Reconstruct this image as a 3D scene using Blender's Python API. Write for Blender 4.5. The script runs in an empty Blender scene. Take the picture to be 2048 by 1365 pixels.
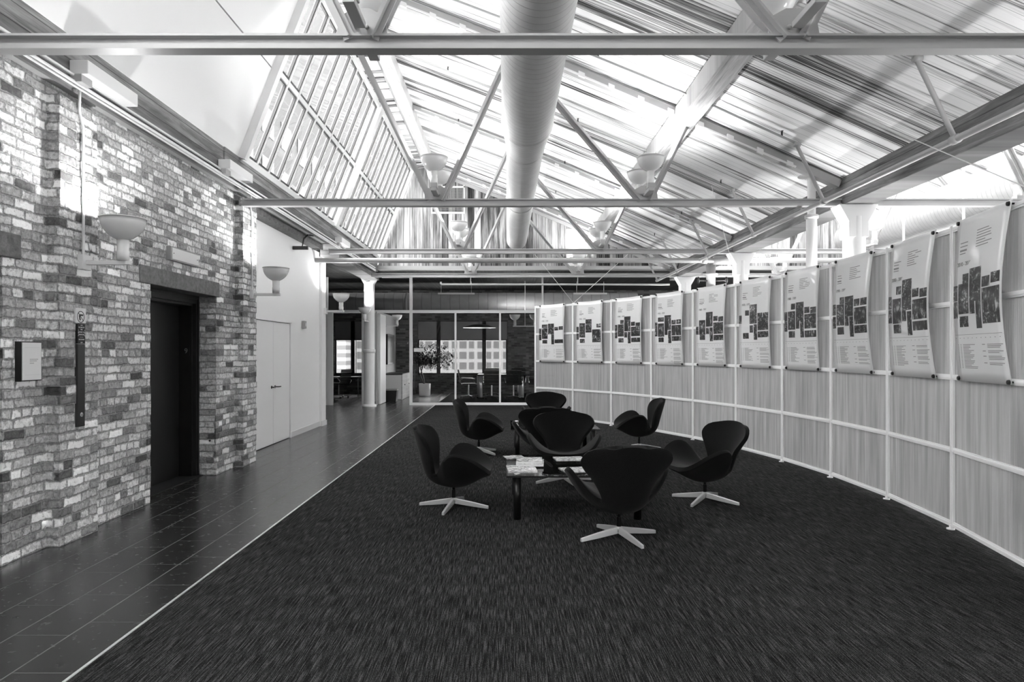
import bpy, bmesh, math, random
from mathutils import Vector, Matrix
random.seed(7)
C = bpy.context.scene.collection
SC = bpy.context.scene
PI = math.pi
# ------------------------------------------------------------------ camera, world, exposure
FPX = 1365.0            # focal length in pixels of a 2048 px wide frame
VX, VY = 1013.0, 704.0  # where lines running down the room meet
EYE = 1.5
cam_d = bpy.data.cameras.new('camera'); cam = bpy.data.objects.new('camera', cam_d); C.objects.link(cam)
cam.location = (0, 0, EYE); cam.rotation_euler = (PI/2, 0, 0)
cam_d.sensor_width = 36; cam_d.lens = 36*FPX/2048
cam_d.shift_x = (1024-VX)/2048; cam_d.shift_y = (VY-682.5)/2048
cam_d.clip_end = 300
SC.camera = cam
SC.view_settings.view_transform = 'Standard'; SC.view_settings.look = 'None'
SC.cycles.sample_clamp_indirect = 4.0; SC.view_settings.gamma = 1; SC.view_settings.use_curve_mapping = False
SC.view_settings.exposure = 2.75
w = bpy.data.worlds.new('world'); SC.world = w; w.use_nodes = True
wn = w.node_tree.nodes; wl = w.node_tree.links
bg = wn['Background']; bg.inputs['Strength'].default_value = 3.0
tc = wn.new('ShaderNodeTexCoord'); nz = wn.new('ShaderNodeTexNoise'); nz.inputs['Scale'].default_value = 2.2
rp = wn.new('ShaderNodeValToRGB'); rp.color_ramp.elements[0].color = (.55,.55,.55,1); rp.color_ramp.elements[1].color = (1,1,1,1)
rp.color_ramp.elements[0].position = .35; rp.color_ramp.elements[1].position = .65
wl.new(tc.outputs['Generated'], nz.inputs['Vector']); wl.new(nz.outputs['Fac'], rp.inputs['Fac']); wl.new(rp.outputs['Color'], bg.inputs['Color'])
LAMP_W = 9.5

# ------------------------------------------------------------------ materials (all greys: the place is seen in black and white)
def g(v): return (v, v, v, 1)
MATS = {}
def mat(name, v=.5, rough=.6, metal=0, spec=.5, coat=0):
    m = bpy.data.materials.new(name); m.use_nodes = True
    b = m.node_tree.nodes['Principled BSDF']
    b.inputs['Base Color'].default_value = g(v); b.inputs['Roughness'].default_value = rough
    b.inputs['Metallic'].default_value = metal; b.inputs['Specular IOR Level'].default_value = spec
    b.inputs['Coat Weight'].default_value = coat; b.inputs['Coat Roughness'].default_value = .03
    MATS[name] = m
    return m
class NT:
    def __init__(s, m): s.m = m; s.n = m.node_tree.nodes; s.l = m.node_tree.links; s.b = s.n.get('Principled BSDF')
    def new(s, t, **k):
        n = s.n.new(t)
        for a, b in k.items():
            if hasattr(n, a) and not a.startswith('i_'): setattr(n, a, b)
        return n
    def math(s, op, a, b=None, clamp=False):
        n = s.n.new('ShaderNodeMath'); n.operation = op; n.use_clamp = clamp
        for i, x in enumerate((a, b)):
            if x is None: continue
            if isinstance(x, (int, float)): n.inputs[i].default_value = x
            else: s.l.new(x, n.inputs[i])
        return n.outputs[0]
    def coords(s):
        t = s.n.new('ShaderNodeTexCoord'); sp = s.n.new('ShaderNodeSeparateXYZ'); s.l.new(t.outputs['Object'], sp.inputs[0])
        return t.outputs['Object'], sp.outputs
    def comb(s, x=0, y=0, z=0):
        n = s.n.new('ShaderNodeCombineXYZ')
        for i, v in enumerate((x, y, z)):
            if isinstance(v, (int, float)): n.inputs[i].default_value = v
            else: s.l.new(v, n.inputs[i])
        return n.outputs[0]
    def noise(s, vec, scale, detail=4, rough=.6, dist=0):
        n = s.n.new('ShaderNodeTexNoise'); n.inputs['Scale'].default_value = scale; n.inputs['Detail'].default_value = detail
        n.inputs['Roughness'].default_value = rough; n.inputs['Distortion'].default_value = dist
        s.l.new(vec, n.inputs['Vector']); return n.outputs['Fac']
    def white(s, vec):
        n = s.n.new('ShaderNodeTexWhiteNoise'); n.noise_dimensions = '3D'; s.l.new(vec, n.inputs['Vector']); return n.outputs['Value']
    def ramp(s, f, pts, interp='LINEAR'):
        n = s.n.new('ShaderNodeValToRGB'); cr = n.color_ramp; cr.interpolation = interp
        while len(cr.elements) < len(pts): cr.elements.new(.5)
        for e, (p, v) in zip(cr.elements, pts): e.position = p; e.color = g(v)
        s.l.new(f, n.inputs['Fac']); return n.outputs['Color']
    def mix(s, f, a, b):
        n = s.n.new('ShaderNodeMix'); n.data_type = 'FLOAT'
        for i, x in ((0, f), (2, a), (3, b)):
            if isinstance(x, (int, float)): n.inputs[i].default_value = x
            else: s.l.new(x, n.inputs[i])
        return n.outputs[0]
    def bump(s, h, strength=.5, dist=.01):
        n = s.n.new('ShaderNodeBump'); n.inputs['Strength'].default_value = strength; n.inputs['Distance'].default_value = dist
        s.l.new(h, n.inputs['Height']); s.l.new(n.outputs[0], s.b.inputs['Normal'])
    def col(s, c): s.l.new(c, s.b.inputs['Base Color'])

white = mat('white_paint', .78, .45); steel = mat('painted_steel', .4, .4); wall_white = mat('white_plaster', .95, .8)
grey_wall = mat('grey_plaster', .3, .8); black = mat('black_satin', .008, .45); black2 = mat('black_leather', .012, .3)
chrome = mat('chrome', .75, .12, 1); alu = mat('brushed_aluminium', .75, .32, .5); darkmetal = mat('dark_metal', .05, .35, .6)
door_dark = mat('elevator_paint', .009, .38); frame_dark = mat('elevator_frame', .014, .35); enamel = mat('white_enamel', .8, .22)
grille_m = mat('grille_grey', .35, .5); paper = mat('paper', .8, .6); ink = mat('print_ink', .03, .6); text_grey = mat('print_grey', .22, .6)
pot_m = mat('white_pot', .95, .5); legm = mat('polished_dark_leg', .012, .3, .3); facade_m = mat('facade_light', .07, .8); pane_dark = mat('pane_dark', .005, .5)
sash_m = mat('shadow_toned_sash', .06, .5); frame_white = mat('silver_frame', .85, .35, .1); brass = mat('elevator_plate', .06, .3, .5); shade_m = mat('roller_shade', .25, .8); cream = mat('door_white', .95, .5)  # sash tone is darkened to hold the shadow along its edges
conc = mat('lintel_stone', .22, .85)
t = NT(conc); v, _ = t.coords(); f = t.noise(v, 18, 8, .7); t.col(t.ramp(f, [(.3, .09), (.7, .26)])); t.bump(f, .4, .01)

def brick_mat(name, lo=0, hi=1):
    m = mat(name, .4, .9, spec=.2); t = NT(m); vec, s = t.coords()
    h = t.math('ADD', s[0], s[1])
    nx = t.noise(vec, 7, 3); ny = t.noise(t.comb(s[2], s[0], s[1]), 6, 3)
    hx = t.math('ADD', h, t.math('MULTIPLY', t.math('SUBTRACT', nx, .5), .06))
    hz = t.math('ADD', s[2], t.math('MULTIPLY', t.math('SUBTRACT', ny, .5), .034))
    BH, BL = .0725, .213
    rowf = t.math('DIVIDE', hz, BH); row = t.math('FLOOR', rowf); fz = t.math('SUBTRACT', rowf, row)
    rnd_row = t.white(t.comb(row, 3.1, 0))
    colf = t.math('ADD', t.math('DIVIDE', hx, BL), t.math('ADD', t.math('MULTIPLY', t.math('MODULO', row, 2), .5), t.math('MULTIPLY', rnd_row, .3)))
    # every sixth course is laid as headers
    hd = t.math('COMPARE', t.math('MODULO', row, 6), 2); hd_n = hd.node; hd_n.inputs[2].default_value = .1
    colf = t.math('MULTIPLY', colf, t.math('ADD', 1, hd))
    col = t.math('FLOOR', colf); fx = t.math('SUBTRACT', colf, col)
    dx = t.math('MULTIPLY', t.math('MINIMUM', fx, t.math('SUBTRACT', 1, fx)), BL); dx = t.math('DIVIDE', dx, t.math('ADD', 1, hd))
    dz = t.math('MULTIPLY', t.math('MINIMUM', fz, t.math('SUBTRACT', 1, fz)), BH)
    d = t.math('MINIMUM', dx, dz)
    edge = t.noise(vec, 28, 6, .8)
    d2 = t.math('ADD', d, t.math('MULTIPLY', t.math('SUBTRACT', edge, .5), .03))
    body = t.math('DIVIDE', t.math('SUBTRACT', d2, .002), .009, True)
    rnd = t.white(t.comb(col, row, 1.7)); rnd2 = t.white(t.comb(row, col, 8.3))
    tone = t.ramp(rnd, [(0, .07), (.1, .16), (.3, .30), (.6, .42), (.82, .55), (.92, .7), (1, .85)])
    blot = t.noise(vec, 28, 7, .72); spot = t.noise(vec, 70, 4, .8)
    big = t.noise(vec, 1.1, 3)
    mod = t.ramp(blot, [(.32, .35), (.46, .85), (.58, 1.15), (.7, 1.7)])
    tone = t.math('MULTIPLY', tone, mod)
    pits = t.ramp(spot, [(.3, .25), (.42, 1)])
    tone = t.math('MULTIPLY', tone, pits)
    tone = t.math('MULTIPLY', tone, t.math('ADD', .65, t.math('MULTIPLY', big, .8)))
    mort = t.math('MULTIPLY', t.ramp(t.noise(vec, 50, 5, .7), [(.3, .15), (.7, .42)]), t.math('ADD', .5, big))
    c = t.mix(body, mort, tone)
    c = t.math('MULTIPLY', c, 1.6)
    t.col(c)
    hgt = t.math('ADD', t.math('MULTIPLY', body, 1.0), t.math('ADD', t.math('MULTIPLY', blot, .7), t.math('MULTIPLY', t.math('MULTIPLY', rnd2, body), .4)))
    t.bump(hgt, .85, .014)
    return m
brick = brick_mat('chicago_brick')
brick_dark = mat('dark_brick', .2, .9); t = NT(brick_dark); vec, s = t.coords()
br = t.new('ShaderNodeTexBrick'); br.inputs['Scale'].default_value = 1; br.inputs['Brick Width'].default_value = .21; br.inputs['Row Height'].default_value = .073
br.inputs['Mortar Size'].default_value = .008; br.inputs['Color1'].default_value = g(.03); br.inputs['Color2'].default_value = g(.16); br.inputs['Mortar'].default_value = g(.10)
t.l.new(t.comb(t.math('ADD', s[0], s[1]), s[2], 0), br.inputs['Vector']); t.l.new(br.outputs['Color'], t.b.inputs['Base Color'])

def wood_mat(name, bw, along, across, pts, stretch=(.7, 22), groove=.012, boards=True, gdark=.22, seed=0.0, var=.55, rough=.7):
    m = mat(name, .4, rough, spec=.25); t = NT(m); vec, s = t.coords()
    a = s[along]; c = s[across]
    cf = t.math('DIVIDE', c, bw); ci = t.math('FLOOR', cf); cfr = t.math('SUBTRACT', cf, ci)
    r = t.white(t.comb(ci, seed, 2.0)); r2 = t.white(t.comb(ci, seed, 9.0))
    nv = t.comb(t.math('MULTIPLY', a, stretch[0]), t.math('ADD', t.math('MULTIPLY', c, stretch[1]), t.math('MULTIPLY', r2, 40)), t.math('MULTIPLY', r, 20))
    grain = t.noise(nv, 1.0, 6, .65, .6)
    nv2 = t.comb(t.math('MULTIPLY', a, stretch[0]*.8), t.math('MULTIPLY', c, stretch[1]*.18), t.math('MULTIPLY', r, 30))
    patch = t.noise(nv2, 1.0, 4, .6)
    f = t.math('ADD', t.math('MULTIPLY', grain, .72), t.math('MULTIPLY', patch, .43))
    f = t.math('ADD', f, t.math('MULTIPLY', t.math('SUBTRACT', r, .5), var*.45))
    tone = t.ramp(f, pts)
    ed = t.math('MULTIPLY', t.math('MINIMUM', cfr, t.math('SUBTRACT', 1, cfr)), bw)
    gm = t.math('DIVIDE', ed, groove, True)
    tone = t.math('MULTIPLY', tone, t.mix(gm, gdark, 1))
    t.col(tone)
    t.bump(t.math('ADD', gm, t.math('MULTIPLY', grain, .4)), .5, .006)
    return m
roof_wood = wood_mat('roof_boards', .135, 0, 1, [(.40, .02), (.475, .22), (.53, .75), (.6, .95)], stretch=(.6, 55), groove=.005, gdark=.55, var=.6)
gable_wood = wood_mat('gable_siding', .17, 2, 0, [(.40, .015), (.5, .08), (.6, .24), (.75, .5)], stretch=(.9, 30), groove=.009, seed=4)
beam_wood = wood_mat('timber_beam', .135, 1, 2, [(.35, .06), (.55, .17), (.68, .3), (.85, .5)], stretch=(1.2, 18), groove=.006, seed=8, var=.35)
purlin_wood = wood_mat('whitewashed_timber', .5, 1, 0, [(.3, .2), (.5, .42), (.7, .62)], stretch=(1.5, 30), groove=.002, seed=3)
dark_wood = wood_mat('dark_ceiling_boards', .1, 1, 0, [(.3, .008), (.6, .03), (.8, .06)], seed=5)
cab_wood = wood_mat('pale_cabinet_wood', .6, 1, 2, [(.3, .35), (.7, .55)], seed=6, groove=.002)

carpet = mat('carpet_pile', .03, 1, spec=.05); t = NT(carpet); vec, s = t.coords()
n1 = t.noise(t.comb(t.math('MULTIPLY', s[0], 190), t.math('MULTIPLY', s[1], 5), 0), 1, 3, .7)
n2 = t.noise(t.comb(t.math('MULTIPLY', s[0], 330), t.math('MULTIPLY', s[1], 90), 0), 1, 2, .6)
n3 = t.noise(vec, .8, 3)
f = t.math('ADD', t.math('MULTIPLY', n1, .65), t.math('MULTIPLY', n2, .35))
c = t.ramp(f, [(.38, .002), (.5, .0145), (.62, .085)])
t.col(t.math('MULTIPLY', c, t.math('ADD', .6, t.math('MULTIPLY', n3, .8)))); t.bump(f, .5, .004)

tile = mat('slate_tiles', .035, .3, spec=1.0); t = NT(tile); vec, s = t.coords(); t.b.inputs['IOR'].default_value = 1.65
TW, TL, TX = .295, .6, -2.015
cf = t.math('DIVIDE', t.math('SUBTRACT', s[0], TX), TW); ci = t.math('FLOOR', cf); fx = t.math('SUBTRACT', cf, ci)
rf = t.math('DIVIDE', t.math('ADD', t.math('SUBTRACT', s[1], 3.36), t.math('MULTIPLY', ci, -.175)), TL); ri = t.math('FLOOR', rf); fy = t.math('SUBTRACT', rf, ri)
d = t.math('MINIMUM', t.math('MULTIPLY', t.math('MINIMUM', fx, t.math('SUBTRACT', 1, fx)), TW), t.math('ADD', .0014, t.math('MULTIPLY', t.math('MINIMUM', fy, t.math('SUBTRACT', 1, fy)), TL)))
gm = t.math('DIVIDE', t.math('SUBTRACT', d, .0025), .0015, True)
rr = t.white(t.comb(ci, ri, 0)); nn = t.noise(vec, 14, 6, .7)
base = t.math('MULTIPLY', t.math('ADD', .009, t.math('MULTIPLY', rr, .008)), t.math('ADD', .6, t.math('MULTIPLY', nn, .8)))
t.col(t.mix(gm, .1, base)); t.l.new(t.mix(gm, .8, t.math('ADD', .2, t.math('MULTIPLY', nn, .12))), t.b.inputs['Roughness']); t.bump(gm, .15, .002)

fabric = mat('charcoal_wool', .02, .95, spec=.1); t = NT(fabric); vec, s = t.coords()
n1 = t.noise(vec, 260, 2, .7); t.col(t.ramp(n1, [(.35, .0015), (.65, .009)])); t.bump(n1, .35, .002)
t.b.inputs['Sheen Weight'].default_value = .08; t.b.inputs['Sheen Roughness'].default_value = .5

duct_m = mat('painted_duct', .62, .42)
def ribbed(m, axis, pitch, v):
    t = NT(m); vec, s = t.coords(); a = t.math('FRACT', t.math('DIVIDE', s[axis], pitch))
    e = t.math('MINIMUM', a, t.math('SUBTRACT', 1, a)); gmm = t.math('DIVIDE', e, .06, True)
    nn = t.noise(vec, 6, 4); t.col(t.math('MULTIPLY', t.mix(gmm, v*.62, v), t.math('ADD', .85, t.math('MULTIPLY', nn, .3)))); t.bump(gmm, .6, .006)
ribbed(duct_m, 1, .11, .5)
duct_back = mat('grey_duct', .4, .5); ribbed(duct_back, 0, .3, .3)

def glass_mat(name, tint=.93, rough=.02, refl=1.0):
    m = bpy.data.materials.new(name); m.use_nodes = True; n = m.node_tree.nodes; l = m.node_tree.links; n.clear()
    o = n.new('ShaderNodeOutputMaterial'); tr = n.new('ShaderNodeBsdfTransparent'); gl = n.new('ShaderNodeBsdfGlossy'); mx = n.new('ShaderNodeMixShader'); fr = n.new('ShaderNodeFresnel')
    mu = n.new('ShaderNodeMath'); mu.operation = 'MULTIPLY'; mu.inputs[1].default_value = refl
    fr.inputs['IOR'].default_value = 1.5; tr.inputs['Color'].default_value = g(tint); gl.inputs['Roughness'].default_value = rough
    ge = n.new('ShaderNodeNewGeometry'); inv = n.new('ShaderNodeMath'); inv.operation = 'SUBTRACT'; inv.inputs[0].default_value = refl; l.new(ge.outputs['Backfacing'], inv.inputs[1]); inv.use_clamp = True
    l.new(inv.outputs[0], mu.inputs[1])
    l.new(fr.outputs[0], mu.inputs[0]); l.new(mu.outputs[0], mx.inputs[0]); l.new(tr.outputs[0], mx.inputs[1]); l.new(gl.outputs[0], mx.inputs[2]); l.new(mx.outputs[0], o.inputs[0])
    return m
glass = glass_mat('window_glass', .86); part_glass = glass_mat('partition_glass', .82, .02, .7); table_glass = glass_mat('smoked_table_glass', .55, .01, 1.6)

poly = mat('polycarbonate_panel', .42, .35); t = NT(poly); vec, s = t.coords()
# vertical flutes: coordinate along the arc
ang = t.math('ARCTAN2', t.math('SUBTRACT', s[1], 7.5), t.math('ADD', s[0], 8.4))
arc = t.math('MULTIPLY', ang, 12.3)
rib = t.math('SINE', t.math('MULTIPLY', arc, 2*PI/.016))
vn = t.noise(t.comb(t.math('MULTIPLY', arc, 22), t.math('MULTIPLY', s[2], .8), 0), 1, 4, .6)
cl = t.math('MULTIPLY', t.ramp(vn, [(.3, .36), (.7, .66)]), t.math('ADD', .93, t.math('MULTIPLY', rib, .07)))
t.col(cl); t.bump(rib, .3, .003)
o = [n for n in t.n if n.type == 'OUTPUT_MATERIAL'][0]
tl = t.new('ShaderNodeBsdfTranslucent'); t.l.new(cl, tl.inputs['Color']); mx = t.new('ShaderNodeMixShader'); mx.inputs[0].default_value = .38
tp = t.new('ShaderNodeBsdfTransparent'); mx2 = t.new('ShaderNodeMixShader'); mx2.inputs[0].default_value = .06
t.l.new(t.b.outputs[0], mx.inputs[1]); t.l.new(tl.outputs[0], mx.inputs[2]); t.l.new(mx.outputs[0], mx2.inputs[1]); t.l.new(tp.outputs[0], mx2.inputs[2]); t.l.new(mx2.outputs[0], o.inputs['Surface'])

sheet = mat('acrylic_poster_sheet', .95, .25, coat=1); t = NT(sheet)
tp = t.new('ShaderNodeBsdfTransparent'); mx = t.new('ShaderNodeMixShader'); mx.inputs[0].default_value = .08
o = [n for n in t.n if n.type == 'OUTPUT_MATERIAL'][0]; tl = t.new('ShaderNodeBsdfTranslucent'); tl.inputs['Color'].default_value = g(.95); mx0 = t.new('ShaderNodeMixShader'); mx0.inputs[0].default_value = .4; t.l.new(t.b.outputs[0], mx0.inputs[1]); t.l.new(tl.outputs[0], mx0.inputs[2])
t.l.new(mx0.outputs[0], mx.inputs[1]); t.l.new(tp.outputs[0], mx.inputs[2]); t.l.new(mx.outputs[0], o.inputs['Surface'])
PH = []
for i in range(5):
    m = mat('printed_photo', .1, .4, coat=.35); m.name = 'printed_photo'; t = NT(m); vec, s = t.coords()
    off = t.comb(t.math('ADD', s[0], i*13.7), s[1], s[2])
    a = t.noise(off, (13, 19, 9, 15, 26)[i], 5, .7, (0, 1.5, .4, 3, 0)[i])
    vv = t.comb(t.math('MULTIPLY', t.math('ADD', s[0], s[1]), (40, 9, 60, 14, 25)[i]), t.math('MULTIPLY', s[2], (8, 30, 12, 14, 60)[i]), i*3.0)
    b = t.noise(vv, 1, 3, .6)
    t.col(t.ramp(t.math('ADD', t.math('MULTIPLY', a, .65), t.math('MULTIPLY', b, .35)), [(.42, .001), (.5, .012), (.55, .08), (.62, .5)])); PH.append(m)
cover = mat('magazine_cover', .6, .3); t = NT(cover); vec, s = t.coords(); t.col(t.ramp(t.noise(vec, 22, 5, .7, 1), [(.42, .03), (.5, .5), (.56, .85)]))
leaf = mat('ficus_leaf', .03, .5)
blind = mat('neighbour_bands', .5, .8); t = NT(blind); vec, s = t.coords()
t.col(t.ramp(t.math('FRACT', t.math('MULTIPLY', s[2], 1/.55)), [(0, .11), (.42, .11), (.46, .04), (1, .042)]))
curtain = mat('dark_soffit', .02, .8)
art_m = mat('dark_artwork', .01, .3); t = NT(art_m); vec, s = t.coords(); t.col(t.ramp(t.noise(vec, 5, 5, .7), [(.5, .006), (.62, .03), (.75, .35)]))
lampglow = bpy.data.materials.new('lit_bulb'); lampglow.use_nodes = True
lb = lampglow.node_tree.nodes['Principled BSDF']; lb.inputs['Emission Color'].default_value = g(1); lb.inputs['Emission Strength'].default_value = 6

# ------------------------------------------------------------------ mesh helpers
class MB:
    def __init__(s): s.v = []; s.f = []; s.mi = []; s.sm = []
    def add(s, vs, fs, m=0, smooth=False):
        b = len(s.v); s.v += [tuple(x) for x in vs]
        for f in fs: s.f.append(tuple(b+i for i in f)); s.mi.append(m); s.sm.append(smooth)
        return s
    def box(s, x0, y0, z0, x1, y1, z1, m=0):
        if x0 > x1: x0, x1 = x1, x0
        if y0 > y1: y0, y1 = y1, y0
        if z0 > z1: z0, z1 = z1, z0
        v = [(x0,y0,z0),(x1,y0,z0),(x1,y1,z0),(x0,y1,z0),(x0,y0,z1),(x1,y0,z1),(x1,y1,z1),(x0,y1,z1)]
        return s.add(v, [(0,3,2,1),(4,5,6,7),(0,1,5,4),(1,2,6,5),(2,3,7,6),(3,0,4,7)], m)
    def obox(s, c, ax, m=0):
        c = Vector(c); a, b, d = [Vector(x) for x in ax]
        v = [c-a-b-d, c+a-b-d, c+a+b-d, c-a+b-d, c-a-b+d, c+a-b+d, c+a+b+d, c-a+b+d]
        return s.add(v, [(0,3,2,1),(4,5,6,7),(0,1,5,4),(1,2,6,5),(2,3,7,6),(3,0,4,7)], m)
    def bar(s, p, q, w_, h, up=(0,0,1), m=0):
        p, q = Vector(p), Vector(q); d = q-p; L = d.length; d.normalize(); u = Vector(up)
        sx = d.cross(u)
        if sx.length < 1e-5: sx = d.cross(Vector((1,0,0)))
        sx.normalize(); uu = sx.cross(d).normalized()
        return s.obox((p+q)/2, (sx*w_/2, d*L/2, uu*h/2), m)
    def tube(s, pts, r, n=10, m=0, cap=True):
        pts = [Vector(p) for p in pts]; rs = r if isinstance(r, (list, tuple)) else [r]*len(pts)
        rings = []; prev = None
        for i, p in enumerate(pts):
            d = (pts[min(i+1, len(pts)-1)]-pts[max(i-1, 0)]).normalized()
            if prev is None:
                a = d.cross(Vector((0,0,1)))
                if a.length < 1e-3: a = d.cross(Vector((1,0,0)))
            else: a = prev - d*prev.dot(d)
            a.normalize(); prev = a; b = d.cross(a)
            rings.append([p+(a*math.cos(2*PI*k/n)+b*math.sin(2*PI*k/n))*rs[i] for k in range(n)])
        v = [x for r_ in rings for x in r_]; f = []
        for i in range(len(pts)-1):
            for k in range(n):
                k2 = (k+1) % n; f.append((i*n+k, i*n+k2, (i+1)*n+k2, (i+1)*n+k))
        s.add(v, f, m, True)
        if cap:
            s.add(rings[0], [tuple(range(n))[::-1]], m); s.add(rings[-1], [tuple(range(n))], m)
        return s
    def lathe(s, prof, c=(0,0,0), n=28, m=0, ax='z'):
        v = []; f = []; k = len(prof)
        for i in range(n):
            a = 2*PI*i/n; ca, sa = math.cos(a), math.sin(a)
            for (r, z) in prof:
                p = {'z': (r*ca, r*sa, z), 'y': (r*ca, z, r*sa), 'x': (z, r*ca, r*sa)}[ax]
                v.append((c[0]+p[0], c[1]+p[1], c[2]+p[2]))
        for i in range(n):
            j = (i+1) % n
            for q in range(k-1): f.append((i*k+q, j*k+q, j*k+q+1, i*k+q+1))
        return s.add(v, f, m, True)
    def prism(s, poly2, a0, a1, axis='y', m=0):
        n = len(poly2)
        def P(u, v_, a): return {'y': (u, a, v_), 'x': (a, u, v_), 'z': (u, v_, a)}[axis]
        v = [P(u, w_, a0) for u, w_ in poly2]+[P(u, w_, a1) for u, w_ in poly2]
        f = [tuple(range(n)), tuple(range(2*n-1, n-1, -1))]+[(i, i+n, (i+1) % n+n, (i+1) % n) for i in range(n)]
        return s.add(v, f, m)
    def build(s, name, mats, parent=None, rel=None, mods=None, bevel=0):
        me = bpy.data.meshes.new(name)
        off = Vector(rel) if rel is not None else (parent_loc(parent) if parent else Vector((0,0,0)))
        me.from_pydata([tuple(Vector(x)-off) for x in s.v], [], s.f)
        if not isinstance(mats, (list, tuple)): mats = [mats]
        for m in mats: me.materials.append(m)
        me.polygons.foreach_set('material_index', s.mi); me.polygons.foreach_set('use_smooth', s.sm)
        bm = bmesh.new(); bm.from_mesh(me); bmesh.ops.recalc_face_normals(bm, faces=bm.faces); bm.to_mesh(me); bm.free()
        me.update()
        o = bpy.data.objects.new(name, me); C.objects.link(o)
        if parent: o.parent = parent
        if bevel:
            b = o.modifiers.new('bevel', 'BEVEL'); b.width = bevel; b.segments = 2; b.limit_method = 'ANGLE'
        return o
def parent_loc(o):
    v = Vector((0,0,0))
    while o: v = v + Vector(o.location); o = o.parent
    return v
def tag(o, label=None, cat=None, group=None, kind=None):
    if label: o['label'] = label
    if cat: o['category'] = cat
    if group: o['group'] = group
    if kind: o['kind'] = kind
    return o
def thing(name, label, cat, loc=(0,0,0), group=None):
    o = bpy.data.objects.new(name, None); C.objects.link(o); o.location = loc; o.empty_display_size = .1
    return tag(o, label, cat, group)
def struct(mb, name, m, parent=None, label=None, **k):
    o = mb.build(name, m, parent, **k)
    if not parent: tag(o, label, None, None, 'structure')
    return o
def sroot(name, loc=(0,0,0), label=None):
    o = bpy.data.objects.new(name, None); C.objects.link(o); o.location = loc; return tag(o, label, None, None, 'structure')
def copy_tree(o, parent=None):
    c = o.copy(); C.objects.link(c)
    if parent: c.parent = parent
    for ch in list(o.children): copy_tree(ch, c)
    return c
def text_part(name, s, size, m, parent, loc, rot, ext=.0008, align='CENTER'):
    cu = bpy.data.curves.new(name, 'FONT'); cu.body = s; cu.size = size; cu.extrude = ext; cu.align_x = align; cu.align_y = 'CENTER'
    tmp = bpy.data.objects.new('tmp', cu); C.objects.link(tmp)
    me = bpy.data.meshes.new_from_object(tmp.evaluated_get(bpy.context.evaluated_depsgraph_get()))
    bpy.data.objects.remove(tmp); bpy.data.curves.remove(cu)
    me.materials.clear(); me.materials.append(m)
    M = Matrix.Translation(Vector(loc)-parent_loc(parent)) @ rot
    me.transform(M)
    o = bpy.data.objects.new(name, me); C.objects.link(o); o.parent = parent
    return o
ROT_PX = Matrix(((0,0,1,0),(1,0,0,0),(0,1,0,0),(0,0,0,1)))        # text facing +X, reading along +Y
ROT_MY = Matrix(((1,0,0,0),(0,0,-1,0),(0,1,0,0),(0,0,0,1)))       # text facing -Y, reading along +X

# ------------------------------------------------------------------ setting
TY0 = [-.05, 4.26, 8.80, 13.05, 17.15]
GY, PY, BY = 18.0, 19.2, 24.4      # gable, glass partition, rear brick wall
NEAR = -5.5
struct(MB().box(-2.0, NEAR, -.1, 12.5, BY, 0), 'floor', carpet, label='dark streaked carpet covering the lounge floor')
struct(MB().box(-7.5, NEAR, -.1, -2.015, BY, 0), 'floor', tile, label='dark slate tile walkway along the brick wall')
struct(MB().box(-2.015, NEAR, -.05, -2.0, PY, .004), 'trim_1', alu, label='thin bright metal strip between tiles and carpet')
# left wall of brick with elevator openings
WX, WB = -3.53, -4.15
BT = 3.6
wl_ = MB()
wl_.box(WX, NEAR, 0, WB, 3.3, BT); wl_.box(WX, 4.78, 0, WB, 6.76, BT); wl_.box(WX, 8.29, 0, WB, 9.35, BT)
wl_.box(WX, 3.3, 2.18, WB, 4.78, BT); wl_.box(WX, 6.76, 2.18, WB, 8.29, BT)
# pilasters with slightly uneven brick edges
def pilaster(y0, y1):
    n = int(3.5/.0725)
    for i in range(n):
        j = random.uniform(-.008, .008); k = random.uniform(-.008, .008)
        wl_.box(WX-.05, y0+j, i*.0725, -3.43+random.uniform(-.006, .006), y1+k, (i+1)*.0725)
pilaster(5.24, 5.73); pilaster(8.88, 9.36); pilaster(1.6, 2.1)
# toothed brick jambs at the elevator
for yy, sg in ((6.76, 1), (8.29, -1), (4.78, -1)):
    for i in range(30):
        a = random.uniform(-.002, .011)
        wl_.box(WX+random.uniform(-.004, .006), yy-sg*.06, i*.0725, WX-.2, yy+sg*a, (i+1)*.0725)
struct(wl_, 'wall_left', brick, label='weathered brick wall with pilasters')
tag(MB().box(WX+.012, 6.56, 2.17, WX-.3, 8.37, 2.345).build('lintel', conc, bevel=.006), 'grey stone lintel over the dark elevator opening', 'lintel', None)
tag(MB().box(WX+.012, 3.1, 2.17, WX-.3, 4.95, 2.345).build('lintel', conc, bevel=.006), 'grey stone lintel cut off by the left edge of the photo', 'lintel', None)
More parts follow.
